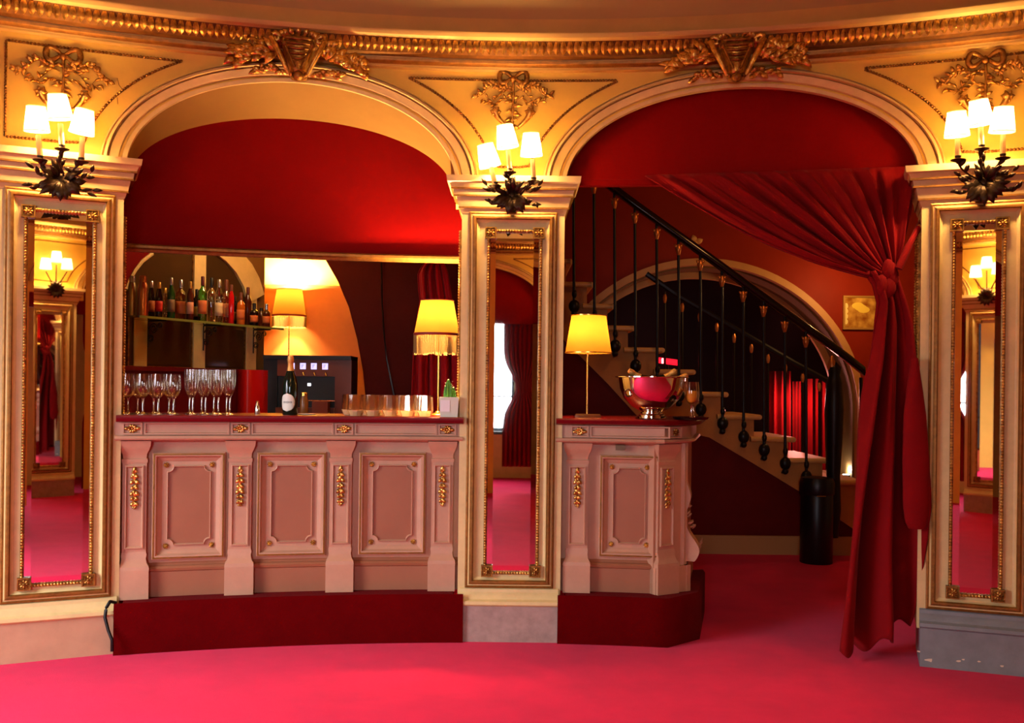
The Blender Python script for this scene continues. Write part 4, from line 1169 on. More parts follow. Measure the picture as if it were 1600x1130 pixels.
# glass bottle shelf on scroll brackets
ZSH = 1.945
s0, s1 = sw(199, 497, -.1)[0], sw(426, 518, -.1)[0]
sh = thing('glass_shelf', 'green-edged glass shelf on scroll brackets carrying the row of bottles', 'shelf', frS.pt((s0+s1)/2, ZSH, 0))
b = MB(); b.box(frS, s0, s1, ZSH-.014, ZSH, -.21, -.03); b.build('glass_plate', shelfglass, sh)
b = MB(); b.box(frS, s0, s1, ZSH-.015, ZSH+.0005, -.214, -.21); b.build('front_edge', mat('glass_edge_green', lin(120, 128, 60), .15, spec=.8), sh)
for px in (232, 318, 396):
    s = sw(px, 530, -.03)[0]; b = MB()
    b.tube([frS.pt(s, ZSH-.018, -.03), frS.pt(s, ZSH-.018, -.2)], .005, 6)
    b.tube([frS.pt(s, ZSH-.018, -.03), frS.pt(s, ZSH-.20, -.03)], .005, 6)
    for cx, cz, r in ((-.08, -.07, .04), (-.055, -.14, .028), (-.14, -.05, .022)):
        b.tube([frS.pt(s, ZSH+cz+r*(1-k/30)*math.sin(k*.5), cx+r*(1-k/30)*math.cos(k*.5)) for k in range(24)], .0035, 6)
    b.build('scroll_bracket', iron, sh, 60)

# bottles: px centre, px width, px top, kind, body colour, cap colour, label colour, description
def bottle(px, w, top, shape, body, cap, labc, desc, d, glassk=False):
    s = sw(px, 505, d)[0]; o = frS.pt(s, ZSH, d); D = o.y + 5.7; k = D/1500
    h = (proj(o)[1]-top)*k; r = w*k/2*1.08
    t = thing('bottle', desc, 'bottle', o, 'bottles on the glass shelf')
    prof = {
     'flask': [(.9, 0), (1, .01), (1, .66), (.86, .76), (.62, .86), (.6, .88)],
     'wine': [(.92, 0), (1, .01), (1, .58), (.92, .66), (.5, .78), (.4, .84), (.38, .88)],
     'spirit': [(.9, 0), (1, .015), (1, .6), (.9, .68), (.45, .74), (.36, .78), (.34, .86)],
     'cola': [(.8, 0), (.9, .03), (.84, .2), (1, .42), (.86, .6), (.46, .8), (.42, .88)],
     'squat': [(.92, 0), (1, .02), (1, .55), (.86, .66), (.4, .73), (.38, .82)],
     'slim': [(.92, 0), (1, .01), (1, .7), (.6, .8), (.5, .9)],
    }[shape]
    b = MB(); b.lathe(o, [(a*r, z*h) for a, z in prof], 18); b.build('body', body, t, 45)
    zt = prof[-1][1]; rc = prof[-1][0]*r
    b = MB(); b.lathe(o, [(rc*1.02, (zt-.07)*h), (rc*1.15, (zt-.065)*h), (rc*1.15, .985*h), (rc*.9, h), (rc*.2, h)], 14); b.build('cap', cap, t, 40)
    if labc is not None:
        face = math.degrees(math.atan2(o.x-CAM.x, o.y-CAM.y))
        label_patch(o, r*1.012, .16*h, .46*h, -80-face*1.0, 60-face*1.0, 'label', labc, t, False, 3, 12)
    return t
cA = mat('bottle_amber', lin(190, 92, 22), .08, spec=.8, coat=.5); cAm = glassy('amber_liquor', (.85, .5, .14, 1), .14, .7)
cC = glassy('clear_spirit', (.9, .84, .7, 1), .16, .8); cG = glassy('green_bottle_glass', (.22, .62, .2, 1), .14, .8)
cDG = mat('deep_green_glass', lin(16, 62, 22), .08, coat=.5); cBK = mat('black_bottle', lin(18, 12, 12), .1, coat=.4); cBR = mat('brown_bottle', lin(70, 26, 12), .1, coat=.4)
cRD = mat('red_liqueur', lin(190, 16, 20), .1, coat=.5); cPK = glassy('rose_liquor', (.95, .42, .25, 1), .14, .7)
cCU = mat('copper_flask', lin(196, 130, 84), .25, metal=1); cST = mat('steel_flask', lin(176, 156, 112), .28, metal=1)
kBK = mat('cap_black', lin(22, 16, 16), .4); kBG = mat('cap_burgundy', lin(80, 14, 20), .4); kGD = mat('cap_gold', lin(200, 150, 70), .3, metal=.7); kBN = mat('cap_brown', lin(96, 44, 24), .5); kST = mat('cap_silver', lin(200, 200, 196), .25, metal=.9)
lRD = mat('label_red', lin(196, 34, 22), .6); lOR = mat('label_orange', lin(196, 104, 50), .6); lCR = mat('label_cream', lin(214, 178, 130), .6); lPK = mat('label_pinkish', lin(206, 140, 104), .6); lGR = mat('label_grey', lin(120, 92, 60), .6)
BT = [
 (206, 12, 431, 'flask', cST, kST, None, 'brushed steel flask at the left end of the bottle shelf'),
 (223, 15, 431, 'flask', cCU, cCU, None, 'copper flask, second from the left on the bottle shelf'),
 (236, 11, 439, 'cola', cBK, kST, lOR, 'dark soda bottle with an orange band beside the copper flask'),
 (248, 11, 441, 'cola', cBK, kGD, lRD, 'dark soda bottle with a bright red band'),
 (257, 9, 450, 'slim', cC, kGD, None, 'slim clear bottle between the red-banded soda and the green bottle'),
 (267, 11, 434, 'wine', cDG, kST, lGR, 'deep green bottle with a long silver neck'),
 (282, 15, 437, 'spirit', cAm, kST, lOR, 'amber bottle with an orange label and silver neck'),
 (297, 10, 440, 'wine', cBR, kGD, lPK, 'slim brown bottle with a pinkish label and gold top'),
 (307, 11, 452, 'wine', cBK, kBK, lPK, 'black bottle with a pinkish label'),
 (316, 13, 432, 'spirit', cG, kBG, lOR, 'bright green bottle with a burgundy cap and orange label'),
 (330, 14, 434, 'spirit', cC, kBK, None, 'clear bottle with a tall black cap'),
 (342, 12, 437, 'wine', cC, kST, lCR, 'clear bottle with a cream label and thin neck'),
 (353, 13, 437, 'squat', cPK, kBN, lPK, 'rose coloured liqueur bottle with a brown cap'),
 (361, 8, 445, 'slim', cRD, kBN, None, 'bright red liqueur bottle with a brown cap'),
 (367, 8, 463, 'wine', cBK, kBK, lGR, 'slim black bottle with a grey label'),
 (376, 12, 457, 'squat', cA, kBN, lOR, 'amber squat bottle with a tall brown cap'),
 (387, 11, 449, 'wine', cBR, kBG, None, 'brown bottle with a burgundy cap near the right end of the shelf'),
 (397, 12, 474, 'squat', cBK, kBK, lOR, 'low black bottle with an orange label near the cream upright'),
 (408, 9, 481, 'slim', cBR, kBK, None, 'small dark bottle, second from the right on the shelf'),
 (416, 11, 475, 'squat', cBR, kST, lOR, 'dark bottle with a round silver stopper at the right end of the shelf'),
]
for i, (px, w, top, shp, body, cap, labc, desc) in enumerate(BT):
    bottle(px, w, top, shp, body, cap, labc, desc, -.095 - (.085 if i % 2 else 0))

# cream back wall, dark arch, ceiling
Yw = 3.10
b = MB()
p0, p1 = at(330, 600, Yw), at(640, 600, Yw)
b.box(W, p0.x, p1.x, 0, 3.0, Yw, Yw+.1); struct(b, 'wall_bar_back', cream2, 'cream back wall of the bar room lit by the small fringed lamp', 'wall')
zl = at(450, 446, Yw).z
b = MB(); b.box(W, p0.x, p1.x, 0, zl, Yw-.012, Yw); struct(b, 'trim_30', mat('shaded_lower_wall', lin(170, 104, 48), .6, noise=.2, nscale=2), 'lower wall darkened to ochre for shade, behind the drinks dispenser and the small fringed lamp', 'dado')  # darker ochre colour stands in for the dimmer light below the lamp glow
rb = [frS.pick(x, y, -.02) for x, y in ((333, 394), (352, 408), (368, 426), (380, 448), (388, 474))]
b = MB(); rings = [[frS.pt(s+o, z+o*.5, d) for s, z in rb] for o, d in ((0, .0), (0, -.03), (.17, -.03), (.17, .0))]
b.loft(rings, closed=False); struct(b, 'trim_31', cream, 'curved cream arch rib above the right half of the bottle shelf', 'arch')
Ya = 2.55
curve = [(470, 340), (505, 400), (528, 440), (545, 480), (558, 530), (567, 580), (573, 640)]
cv = [at(x, y, Ya) for x, y in curve]
poly = [(p.x, p.z) for p in cv] + [(cv[-1].x+.01, 0)]
rx = at(735, 500, Ya).x
poly += [(rx, 0), (rx, 3.0), (cv[0].x, 3.0)]
b = MB(); b.prism(W, poly, Ya, Ya+.12)
struct(b, 'wall_bar_arch', mat('dark_maroon_wall', lin(70, 10, 6), .6, noise=.25, nscale=3, spec=.08), 'dark maroon wall with an arched edge right of the cream niche', 'wall')
b = MB(); b.box(W, -4.2, .0, 2.98, 3.05, .55, 3.6); struct(b, 'ceiling_bar', cream2, 'low cream ceiling of the bar room', 'ceiling')
# back counter with the machine
Ym = 1.75
p0, p1 = at(398, 648, Ym), at(640, 648, Ym); ZBK = 1.22
t = thing('back_counter', 'dark back counter carrying the black drinks machine', 'counter', (p0.x, Ym, 0))
def bk_plan(e, z): return [Vector((p0.x-.05-e, Ym-.1-e, z)), Vector((p1.x+e, Ym-.1-e, z)), Vector((p1.x+e, Ym+.55, z)), Vector((-1.72-e, Ym+.55, z))]
b = MB(); b.loft([bk_plan(0, 0), bk_plan(0, ZBK-.03)], cap0=True, cap1=True); b.build('body', mat('maroon_cabinet', lin(80, 10, 14), .4), t)
b = MB(); b.loft([bk_plan(.02, ZBK-.03), bk_plan(.02, ZBK)], cap0=True, cap1=True); b.build('worktop', mat('dark_worktop', lin(60, 26, 20), .3), t)
# rounded red panel left of the machine
b = MB(); q0, q1 = at(370, 578, 1.6), at(412, 578, 1.6)
rings = []
for z in (0, q0.z):
    rings.append([Vector((q0.x + (q1.x-q0.x)*i/12, 1.62 - .12*math.sin(PI*i/12), z)) for i in range(13)] + [Vector((q1.x, 1.8, z)), Vector((q0.x, 1.8, z))])
b.loft(rings, cap0=True, cap1=True); struct(b, 'trim_26', mat('bright_red_panel', lin(200, 20, 14), .35), 'rounded bright red panel between the flutes and the drinks machine', 'panel')
m0, m1 = at(413, 557, Ym), at(550, 557, Ym); mz = m0.z
t = thing('wine_dispenser', 'black and brown drinks dispenser with four lit square displays behind the champagne bottle', 'machine', ((m0.x+m1.x)/2, Ym, ZBK))
mx = lambda px: at(px, 600, Ym).x
mzz = lambda py: at(480, py, Ym).z
b = MB(); b.box(W, m0.x, m1.x, ZBK, mz, Ym+.02, Ym+.28); b.box(W, m0.x, mx(434), ZBK, mz, Ym-.02, Ym+.02); b.build('housing', blackp, t)
b = MB(); b.box(W, m0.x, m1.x, mzz(562), mz+.01, Ym-.05, Ym+.28); b.build('top_plate', blackp, t)
b = MB()
b.box(W, mx(434), m1.x, mzz(588), mzz(562), Ym-.02, Ym+.02); b.box(W, mx(524), m1.x, ZBK, mzz(588), Ym-.02, Ym+.02); b.box(W, mx(434), mx(524), ZBK, mzz(637), Ym-.06, Ym+.02)
b.build('front_panel', brownpanel, t)
disp = emit('display_glow', (.55, .52, 1, 1), 1.6); dk = mat('display_icon', lin(60, 60, 150), .5)
for px in (456.5, 474, 491, 508.5):
    b = MB(); b.box(W, mx(px-4.4), mx(px+4.4), mzz(577.2), mzz(567.6), Ym-.026, Ym-.018); o = b.build('display', disp, t)
    b = MB(); 
    for k in range(3): b.box(W, mx(px-2.5), mx(px+1.5-k), mzz(570.2+k*1.9+.7), mzz(570.2+k*1.9), Ym-.0275, Ym-.0262)
    b.build('display_text', dk, o)
    b = MB(); b.tube([Vector((mx(px+1), Ym-.02, mzz(582))), Vector((mx(px+2), Ym-.06, mzz(583))), Vector((mx(px+3.4), Ym-.07, mzz(587.5)))], .006, 8); b.build('spout', steel, t)
b = MB(); b.box(W, mx(480), mx(485), mzz(603), mzz(599), Ym+.012, Ym+.02); b.build('status_light', emit('white_led', (.9, .9, 1, 1), 4), t)
b = MB(); b.box(W, mx(484), mx(527), mzz(626.5), mzz(625), Ym-.1, Ym-.02); b.build('drip_tray', steel, t)
b = MB(); b.box(W, mx(495), mx(519), ZBK, mzz(626.8), Ym-.17, Ym-.09); tag(b.build('box', mat('brown_box', lin(124, 60, 42), .5)), 'small brown box in front of the drinks dispenser', 'box')
# second fringed lamp at the back
lp = at(450, 648, 2.9); zb = 1.30
t0 = thing('side_stand', 'dark stand under the small fringed lamp behind the drinks dispenser', 'stand', (lp.x, 2.9, 0))
b = MB(); b.box(W, lp.x-.2, lp.x+.2, 1.2, zb, 2.72, 3.04); b.build('top', brownpanel, t0)
for sx in (-.17, .17):
    for sy in (2.75, 3.0):
        b = MB(); b.box(W, lp.x+sx-.02, lp.x+sx+.02, 0, 1.2, sy-.02, sy+.02); b.build('leg', brownpanel, t0)
k = (2.9+5.7)/1500
table_lamp(Vector((lp.x, 2.9, zb)), 0, (602-494)*k+1.5-zb, (602-453)*k+1.5-zb, 26*k, 19.5*k, 'smaller fringed yellow lamp at the back of the bar room above the drinks dispenser', 'round', .1, shade_d, 900, bf=.8)
# red curtain behind the fringed bar lamp
b = MB(); rows = []
cp = [(404, 668, 690), (425, 652, 699), (450, 653, 703), (470, 655, 706), (520, 648, 712), (560, 645, 716), (650, 642, 720)]
for i in range(31):
    y = 404 + 246*i/30
    for a, c in zip(cp[:-1], cp[1:]):
        if a[0] <= y <= c[0]: q = (y-a[0])/(c[0]-a[0]); l, r = a[1]+(c[1]-a[1])*q, a[2]+(c[2]-a[2])*q
    row = []
    for j in range(61):
        s = j/60; p = at(l+(r-l)*s, y, .95); p.y += .03*math.sin(s*2*PI*4+.5*math.sin(i*.2)) + .012*math.sin(s*2*PI*9); row.append(p)
    rows.append(row)
last = rows[-1]; rows.append([Vector((p.x, p.y, .3)) for p in last]); rows.insert(0, [Vector((p.x*.4+rows[0][30].x*.6, p.y, 2.62)) for p in rows[0]])
b.loft(rows, closed=False); o = b.build('curtain', velvet, None, 180); md = o.modifiers.new('t', 'SOLIDIFY'); md.thickness = .006
tag(o, 'red curtain gathered at the top behind the fringed lamp on the bar', 'curtain')
b = MB(); b.box(CY, pk(640, 400, .9)[0], pk(722, 400, .9)[0], 2.6, 2.64, .62, .68); tag(b.build('curtain_rail', iron), 'dark rail holding the red curtain behind the bar', 'rail')
# thin dark cord hanging on the dark wall
b = MB(); b.tube([at(x, y, 2.5) for x, y in ((596, 405), (597, 470), (600, 520), (604, 560), (611, 595), (618, 630), (620, 655))], .007, 6); tag(b.build('cord', blackp, None, 60), 'thin black cord hanging down the dark maroon wall', 'cord')

# partition between the bar room and the stair hall
b = MB(); b.box(W, -.22, -.10, 0, 3.0, .38, 4.3); struct(b, 'wall_partition', darkred, 'red partition between the bar room and the stair hall, behind the middle pillar', 'wall')

# ------------------------------------------------------------------ stair hall
YS = 3.1
def sp(px, py, Y=YS): p = at(px, py, Y); return (p.x, p.z)
stair = thing('staircase', 'stone staircase with black iron railing rising to the left behind the short bar', 'staircase', at(1240, 870, YS))
nose = [(893, 405), (926, 441), (958, 475), (990, 509), (1036, 543), (1084, 577), (1135, 612), (1187, 647), (1240, 682), (1294, 715), (1347, 749)]
for i, (x, y) in enumerate(nose):
    left = nose[i-1][0]-10 if i > 0 else 840
    x0, z1 = sp(left-6, y); x1, _ = sp(x, y); z0 = sp(x, y+9)[1]
    b = MB(); b.box(W, x0, x1-.012, z0+.004, z1, YS-.045, 4.12); b.tube([Vector((x1-.012, YS-.045, (z0+z1)/2)), Vector((x1-.012, 4.12, (z0+z1)/2))], (z1-z0)*.5, 10)
    b.tube([Vector((x0, YS-.045, (z0+z1)/2)), Vector((x1-.012, YS-.045, (z0+z1)/2))], (z1-z0)*.5, 10)
    b.build('tread', tread_m, stair, 30)
# stringer with zigzag top
zz = []
for i, (x, y) in enumerate(nose):
    xl = (nose[i-1][0]-9) if i > 0 else 840
    zz += [sp(xl, y+8), sp(x-9, y+8)]
zz += [sp(1338, 800)]
low = [(1338, 830), (1249, 768), (1180, 726), (1109, 684), (1040, 668), (1000, 655), (950, 600), (908, 558), (840, 490)]
b = MB(); b.prism(W, zz + [sp(*p) for p in low], YS, YS+.1); b.build('stringer', string_m, stair)
b = MB(); b.prism(W, zz[:] + [sp(1338, 760), sp(840, 470)], YS+.1, 4.3) if False else None
for i, (x, y) in enumerate(nose):
    b = MB(); xr, zr = sp(x-9, y+8); b2 = sp(x-9, y+44)[1]; b.box(W, xr-.02, xr, b2, zr, YS+.1, 4.12); b.build('riser', tread_m, stair)
# balusters
def ytop(x): return 290 + (x-950)*.725
def ybot(x): return 670+(x-1123)*.64 if x > 1000 else 591+(x-1000)*.97
gk = mat('gilt_knob', lin(196, 120, 60), .35, metal=.7)
YB = YS-.09
for x in (864, 896, 928, 960, 992, 1026, 1060, 1094, 1128, 1161, 1193, 1226, 1259):
    a = at(x, ytop(x)+4, YB); c = at(x+1, ybot(x)+4, YB)
    b = MB(); b.tube([c, a], .0135, 8)
    b.ball(c + Vector((0, 0, .09)), .052, (1, .8, 1.15), 10, 8); b.ball(c + Vector((0, 0, .02)), .03, n=8); b.ball(c+Vector((0, 0, .20)), .024, (1, 1, 1.6), 8, 6)
    b.tube([c + Vector((0, 0, .02)), Vector((c.x, YS+.01, c.z))], .014, 6)
    o = b.build('baluster', iron, stair, 60)
    kp = at(x, ytop(x)+19, YB)
    b = MB(); b.lathe(kp, [(.013, -.06), (.022, -.03), (.03, 0), (.018, .03), (.008, .05)], 10)
    for sx in (-1, 1): b.leaf(kp, Vector((sx*.8, 0, .8)), Vector((0, -1, 0)), .055, .014, .2)
    b.build('gilt_knob', gk, o, 60)
# handrail
b = MB(); pts = [at(x, y, YB) for x, y in ((850, 218), (900, 254), (950, 290), (1000, 327), (1060, 370), (1120, 413), (1180, 457), (1240, 500), (1300, 543), (1330, 566), (1350, 582))]
rings = []
for p in pts: rings.append([p+Vector((0, dy, dz)) for dy, dz in ((-.045, .0), (-.035, .045), (0, .06), (.035, .045), (.045, 0), (.03, -.03), (-.03, -.03))])
b.loft(rings, cap0=True, cap1=True); b.build('handrail', mat('black_handrail', lin(22, 16, 16), .2, coat=.3), stair, 60)
# newel
n0 = at(1302, 745, YB-.02); n1 = at(1300, 566, YB-.02)
b = MB(); b.lathe(n0, [(.05, -.55), (.07, -.3), (.06, 0), (.075, .3), (.085, .6), (.07, .85), (.05, n1.z-n0.z-.12), (.06, n1.z-n0.z-.05), (.02, n1.z-n0.z)], 14); o = b.build('newel_post', iron, stair, 60)
b = MB(); b.lathe(n1+Vector((0, 0, -.02)), [(.03, -.06), (.045, -.02), (.03, .03), (.012, .08)], 10); b.build('gilt_finial', gk, o)
b = MB(); b.tube([at(1345, y, YB) for y in (590, 830)], .016, 8); b.build('end_post', iron, stair)
# far-side lower rail
fa = MB(); fa.tube([at(x, y, 4.2) for x, y in ((1010, 428), (1060, 462), (1240, 567), (1296, 597))], .03, 8)
ft = thing('stair_rail', 'thin dark second railing with gilt knobs on the far side of the stairs', 'railing', at(1240, 700, 4.2))
fa.build('handrail', iron, ft)
for x, y in ((1039, 466), (1066, 480), (1093, 495), (1120, 511), (1147, 528), (1174, 544), (1200, 560), (1227, 575), (1254, 590), (1280, 604)):
    c = at(x, y, 4.2); e = at(x, y+150, 4.2)
    b = MB(); b.tube([e, at(x, y-10, 4.2)], .012, 6); o = b.build('baluster', iron, ft)
    b = MB(); b.lathe(c, [(.012, -.05), (.019, -.02), (.021, .01), (.008, .05)], 8); b.build('gilt_knob', gk, o)
# wall under the stairs, baseboard
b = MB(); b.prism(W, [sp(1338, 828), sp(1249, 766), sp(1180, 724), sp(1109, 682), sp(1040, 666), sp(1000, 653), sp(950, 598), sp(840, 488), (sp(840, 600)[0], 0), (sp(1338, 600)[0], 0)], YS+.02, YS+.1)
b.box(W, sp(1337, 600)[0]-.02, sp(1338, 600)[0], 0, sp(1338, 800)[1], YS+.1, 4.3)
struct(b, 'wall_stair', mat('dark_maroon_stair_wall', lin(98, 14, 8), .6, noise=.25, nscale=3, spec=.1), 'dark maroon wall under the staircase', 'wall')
b = MB(); b.box(W, sp(900, 860)[0], sp(1338, 860)[0], 0, .155, YS-.012, YS+.02); b.box(W, sp(900, 860)[0], sp(1338, 860)[0], .155, .17, YS-.006, YS+.02)
struct(b, 'baseboard_stair', mat('tan_baseboard', lin(176, 128, 76), .5), 'tan baseboard along the dark wall under the stairs', 'baseboard')
# arched wall behind the stairs
YA = 4.35
arc = []
cxp, cyp, rxp, ryp = 1098, 640, 252, 236
for i in range(49):
    a = PI*i/48; arc.append(sp(cxp - rxp*math.cos(a), cyp - ryp*math.sin(a), YA))
b = MB(); L0 = sp(820, 600, YA)[0]; L1 = sp(1560, 600, YA)[0]
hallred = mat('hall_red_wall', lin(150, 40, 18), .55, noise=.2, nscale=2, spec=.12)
top = 4.4
b.loft([[Vector((x, YA, z)) for x, z in arc], [Vector((x, YA, top)) for x, z in arc], [Vector((x, YA+.5, top)) for x, z in arc], [Vector((x, YA+.5, z)) for x, z in arc]], closed=False)
b.box(W, L0-.3, arc[0][0], 0, top, YA, YA+.5); b.box(W, arc[-1][0], L1+.8, 0, top, YA, YA+.5)
struct(b, 'wall_hall', hallred, 'dark red wall with a wide arch behind the staircase', 'wall')
def arcband(w0, w1, y0, y1, name, label, mt):
    b = MB(); rings = []
    for o, Y in ((w0, y1), (w0, y0), (w1, y0), (w1, y1)):
        c0, c1 = (arc[0][0]+arc[-1][0])/2, arc[0][1]; rx = (arc[-1][0]-arc[0][0])/2; rz = arc[24][1]-c1
        rings.append([Vector((c0-(rx+o)*math.cos(PI*i/48), Y, c1+(rz+o)*math.sin(PI*i/48))) for i in range(49)] + [Vector((c0+rx+o, Y, 0))])
    b.loft(rings, closed=False); struct(b, name, mt, label, 'arch')
tanm = mat('tan_arch_paint', lin(206, 150, 92), .5, noise=.12)
arcband(-.07, .0, YA-.03, YA+.1, 'trim_27', 'tan edge band of the wide arch behind the stairs', tanm)
arcband(-.09, -.065, YA+.08, YA+.46, 'trim_28', 'olive soffit of the wide arch behind the stairs', mat('olive_soffit', lin(120, 92, 50), .6))
arcband(-.16, -.08, YA+.44, YA+.5, 'trim_29', 'inner tan band of the wide arch', tanm)
# hall beyond the arch
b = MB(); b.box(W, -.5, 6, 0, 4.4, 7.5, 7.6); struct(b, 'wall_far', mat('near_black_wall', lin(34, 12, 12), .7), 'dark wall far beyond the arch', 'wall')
b = MB(); b.box(W, -.3, 6, 4.4, 4.5, .5, 7.6); struct(b, 'ceiling_hall', darkred, 'dark red ceiling of the stair hall', 'ceiling')
b = MB(); b.box(W, 5.4, 5.5, 0, 4.4, -1.4, 7.6); struct(b, 'wall_hall_side', hallred, 'dark red side wall of the stair hall', 'wall')
def far_curtain(x0, x1, y0, y1, Y, label):
    b = MB(); rows = []
    for y in (y0, (y0+y1)/2, y1):
        row = []
        for j in range(41):
            s = j/40; p = at(x0+(x1-x0)*s, y, Y); p.y += .05*math.sin(s*2*PI*3.2); row.append(p)
        rows.append(row)
    rows.append([Vector((p.x, p.y, .02)) for p in rows[-1]])
    b.loft(rows, closed=False); o = b.build('curtain', velvet, None, 180); md = o.modifiers.new('t', 'SOLIDIFY'); md.thickness = .01
    tag(o, label, 'curtain')
far_curtain(1200, 1238, 580, 715, 6.0, 'bright red curtain panel beyond the arch, left of the dark gap')
far_curtain(1240, 1256, 596, 715, 6.05, 'narrow red curtain panel between the two wider ones beyond the arch')
far_curtain(1260, 1292, 592, 715, 6.0, 'bright red curtain panel beyond the arch, nearest the newel post')
# red strip lamp beyond the stairs
p0, p1 = at(1029, 563, 5.6), at(1060, 567, 5.6)
t = thing('strip_lamp', 'small glowing red strip lamp in the dark beyond the stairs', 'lamp', p0)
b = MB(); b.tube([p0, p1], .035, 10); b.build('red_tube', emit('red_glow', (1, .01, .03, 1), 1.6), t)
b = MB(); q = at(1035, 564, 5.56); b.box(W, q.x-.008, q.x+.008, q.z-.03, q.z+.03, q.y-.02, q.y); b.build('white_tip', emit('white_glow', (1, .8, .8, 1), 4), t)
b = MB(); b.tube([Vector(((p0.x+p1.x)/2, 5.62, 0)), Vector(((p0.x+p1.x)/2, 5.62, p0.z))], .012, 6); b.lathe(((p0.x+p1.x)/2, 5.62, 0), [(.12, 0), (.12, .02), (.02, .03)], 16); b.build('pole', iron, t)
# framed picture
pf = Flat((0, YA, 0), (1, 0, 0), (0, 1, 0))
a, c = at(1316, 515, YA), at(1380, 463, YA)
t = thing('framed_picture', 'thin-framed golden picture on the dark red wall beside the curtain', 'picture', ((a.x+c.x)/2, YA, a.z))
b = MB(); b.rectframe(pf, a.x, c.x, a.z, c.z, [(0, 0), (0, -.03), (.02, -.03), (.02, -.012)]); b.build('frame', mat('dark_frame', lin(196, 150, 80), .35, metal=.4), t, 20)
pm = bpy.data.materials.new('picture_print'); pm.use_nodes = True; N = pm.node_tree.nodes; L = pm.node_tree.links
tc = N.new('ShaderNodeTexCoord'); no = N.new('ShaderNodeTexNoise'); no.inputs['Scale'].default_value = 9; no.inputs['Detail'].default_value = 3
rp = N.new('ShaderNodeValToRGB'); rp.color_ramp.elements[0].color = lin(150, 84, 24); rp.color_ramp.elements[0].position = .35; rp.color_ramp.elements[1].color = lin(236, 190, 90); rp.color_ramp.elements[1].position = .68
L.new(tc.outputs['Object'], no.inputs['Vector']); L.new(no.outputs['Fac'], rp.inputs[0]); L.new(rp.outputs[0], N['Principled BSDF'].inputs['Base Color']); N['Principled BSDF'].inputs['Roughness'].default_value = .15
b = MB(); b.box(pf, a.x+.015, c.x-.015, a.z+.015, c.z-.015, -.014, -.002); pr = b.build('print', pm, t)
b = MB(); f0 = at(1345, 478, YA-.015)
for k in range(3): b.ball(Vector((f0.x+.03*k-.03, YA-.0145, f0.z-.02*k)), .05, (1.3, .03, .7), 12, 6)
b.build('yellow_motif', mat('picture_yellow', lin(250, 220, 90), .4), t, 60)
b = MB(); f1 = at(1322, 490, YA-.015)
for k in range(4): b.ball(Vector((f1.x, YA-.0145, f1.z+.08-.055*k)), .025, (.9, .05, 1.2), 8, 6)
b.build('side_motif', mat('picture_cream', lin(250, 230, 150), .4), t, 60)
# small wall light box + pale hook
a, c = at(1298, 419, YA), at(1320, 411, YA)
b = MB(); b.box(W, a.x, c.x, a.z, c.z, YA-.06, YA-.004); tag(b.build('wall_plaque', mat('tan_plaque', lin(210, 160, 90), .5)), 'small tan plaque on the red wall just under the curtain swag', 'plaque')
b = MB(); p = at(1086, 380, YA-.02)
b.leaf(p, Vector((-.3, 0, 1)), Vector((0, -1, 0)), .09, .03, .3); b.leaf(p, Vector((1, 0, .5)), Vector((0, -1, 0)), .09, .03, .3); b.ball(p, .03, n=8); b.tube([p, p+Vector((0, .025, 0))], .012, 6)
tag(b.build('coat_hook', mat('pale_brass', lin(226, 176, 110), .4), None, 60), 'small pale wall hook above the handrail on the dark red wall', 'hook')
# litter bin
p = at(1275, 873, 2.72); o = Vector((p.x, 2.72, 0))
t = thing('litter_bin', 'tall black litter bin at the foot of the stairs', 'bin', o)
b = MB(); b.lathe(o, [(.135, 0), (.14, .01), (.138, .62), (.134, .63)], 28); b.build('body', blackp, t, 40)
b = MB(); b.lathe(o, [(.146, .60), (.15, .61), (.15, .70), (.135, .745), (.06, .755)], 28); b.build('lid', blackp, t, 40)
b = MB(); b.box(W, o.x-.05, o.x+.03, .595, .60, o.y-.155, o.y-.13); b.build('pedal_clip', steel, t)
# uplight at the arch jamb
p = at(1324, 742, 4.55)
t = thing('uplight', 'small white uplight glowing on the arch jamb behind the newel post', 'lamp', p)
b = MB(); b.lathe(p, [(.07, -p.z), (.07, -p.z+.02), (.05, -p.z+.03), (.05, -.06), (.06, -.05), (.06, .0), (.05, .0)], 16); b.build('housing', iron, t)
b = MB(); b.lathe(p, [(.048, -.005), (.048, .004), (.01, .006)], 16); b.build('lens', emit('uplight_glow', (1, .86, .7, 1), 12), t)
UPL = p + Vector((0, -.02, .06))
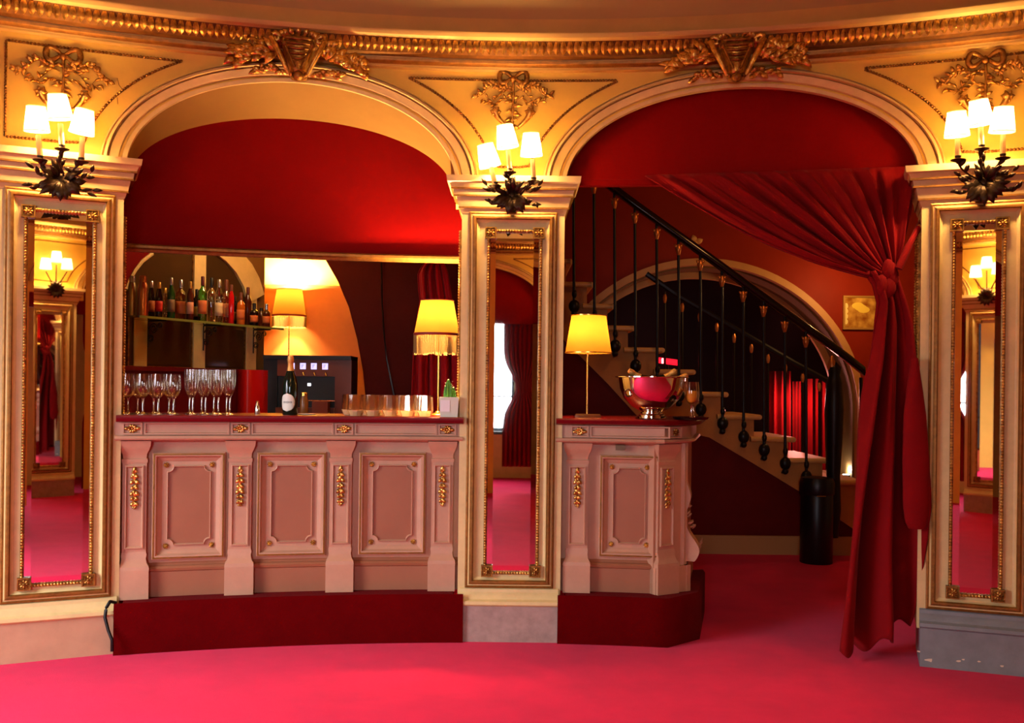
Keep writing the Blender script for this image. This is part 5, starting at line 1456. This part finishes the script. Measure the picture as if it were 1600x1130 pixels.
# ------------------------------------------------------------------ lights and colour management
def pl(name, loc, w, c, r=.03):
    l = bpy.data.lights.new(name, 'POINT'); l.energy = w; l.color = c; l.shadow_soft_size = r
    o = bpy.data.objects.new(name, l); COL.objects.link(o); o.location = loc; return o
def al(name, loc, tgt, w, c, sx, sy):
    l = bpy.data.lights.new(name, 'AREA'); l.energy = w; l.color = c; l.shape = 'RECTANGLE'; l.size = sx; l.size_y = sy
    o = bpy.data.objects.new(name, l); COL.objects.link(o); o.location = loc
    o.rotation_euler = (Vector(tgt)-Vector(loc)).to_track_quat('-Z', 'Z').to_euler(); return o
WARM = (1, .60, .24)
for p in SCONCE_BULBS: pl('sconce_bulb', p, SCONCE_W, WARM, .028)
for p, w in LAMP_BULBS: pl('lamp_bulb', p, w, (1, .62, .26), .038)
DAY = (.86, .9, 1.0)
d1 = al('daylight_side', (-4.62, -3.4, 1.8), (-2.4, -1.6, -.6), 185, DAY, 2.1, 2.7); d1.data.spread = math.radians(100)
d2 = al('daylight_rear', (-.85, -10.32, 1.75), (-.85, -3, -.6), 130, DAY, 1.7, 1.95); d2.data.spread = math.radians(120)
pl('warm_room_fill', (0, -4.2, 3.7), 45, (1, .60, .26), .35)  # unseen light added for general warmth, no fitting modelled
pl('bar_bottle_fill', (-1.7, .9, 2.75), 26, (1, .66, .34), .1)  # unseen light added to brighten the bottles
pl('stair_light', (2.2, 1.9, 3.4), 28, (1, .42, .12), .15)
pl('picture_light', at(1335, 440, 3.7), 22, (1, .55, .18), .05)
pl('uplight_bulb', UPL, 9, (1, .85, .7), .03)
pl('curtain_glow', at(1245, 620, 5.65), 45, (1, .3, .25), .08)
w = bpy.data.worlds.new('world'); S.world = w; w.use_nodes = True
w.node_tree.nodes['Background'].inputs[0].default_value = (.55, .65, .85, 1); w.node_tree.nodes['Background'].inputs[1].default_value = .08
S.view_settings.view_transform = 'Standard'; S.view_settings.look = 'None'; S.view_settings.gamma = 1; S.view_settings.use_curve_mapping = False
S.view_settings.exposure = -0.25
S.cycles.use_denoising = True
S.cycles.max_bounces = 10; S.cycles.transparent_max_bounces = 24; S.cycles.glossy_bounces = 5; S.cycles.diffuse_bounces = 5
S.cycles.sample_clamp_indirect = 30
S.cycles.caustics_reflective = False; S.cycles.caustics_refractive = False
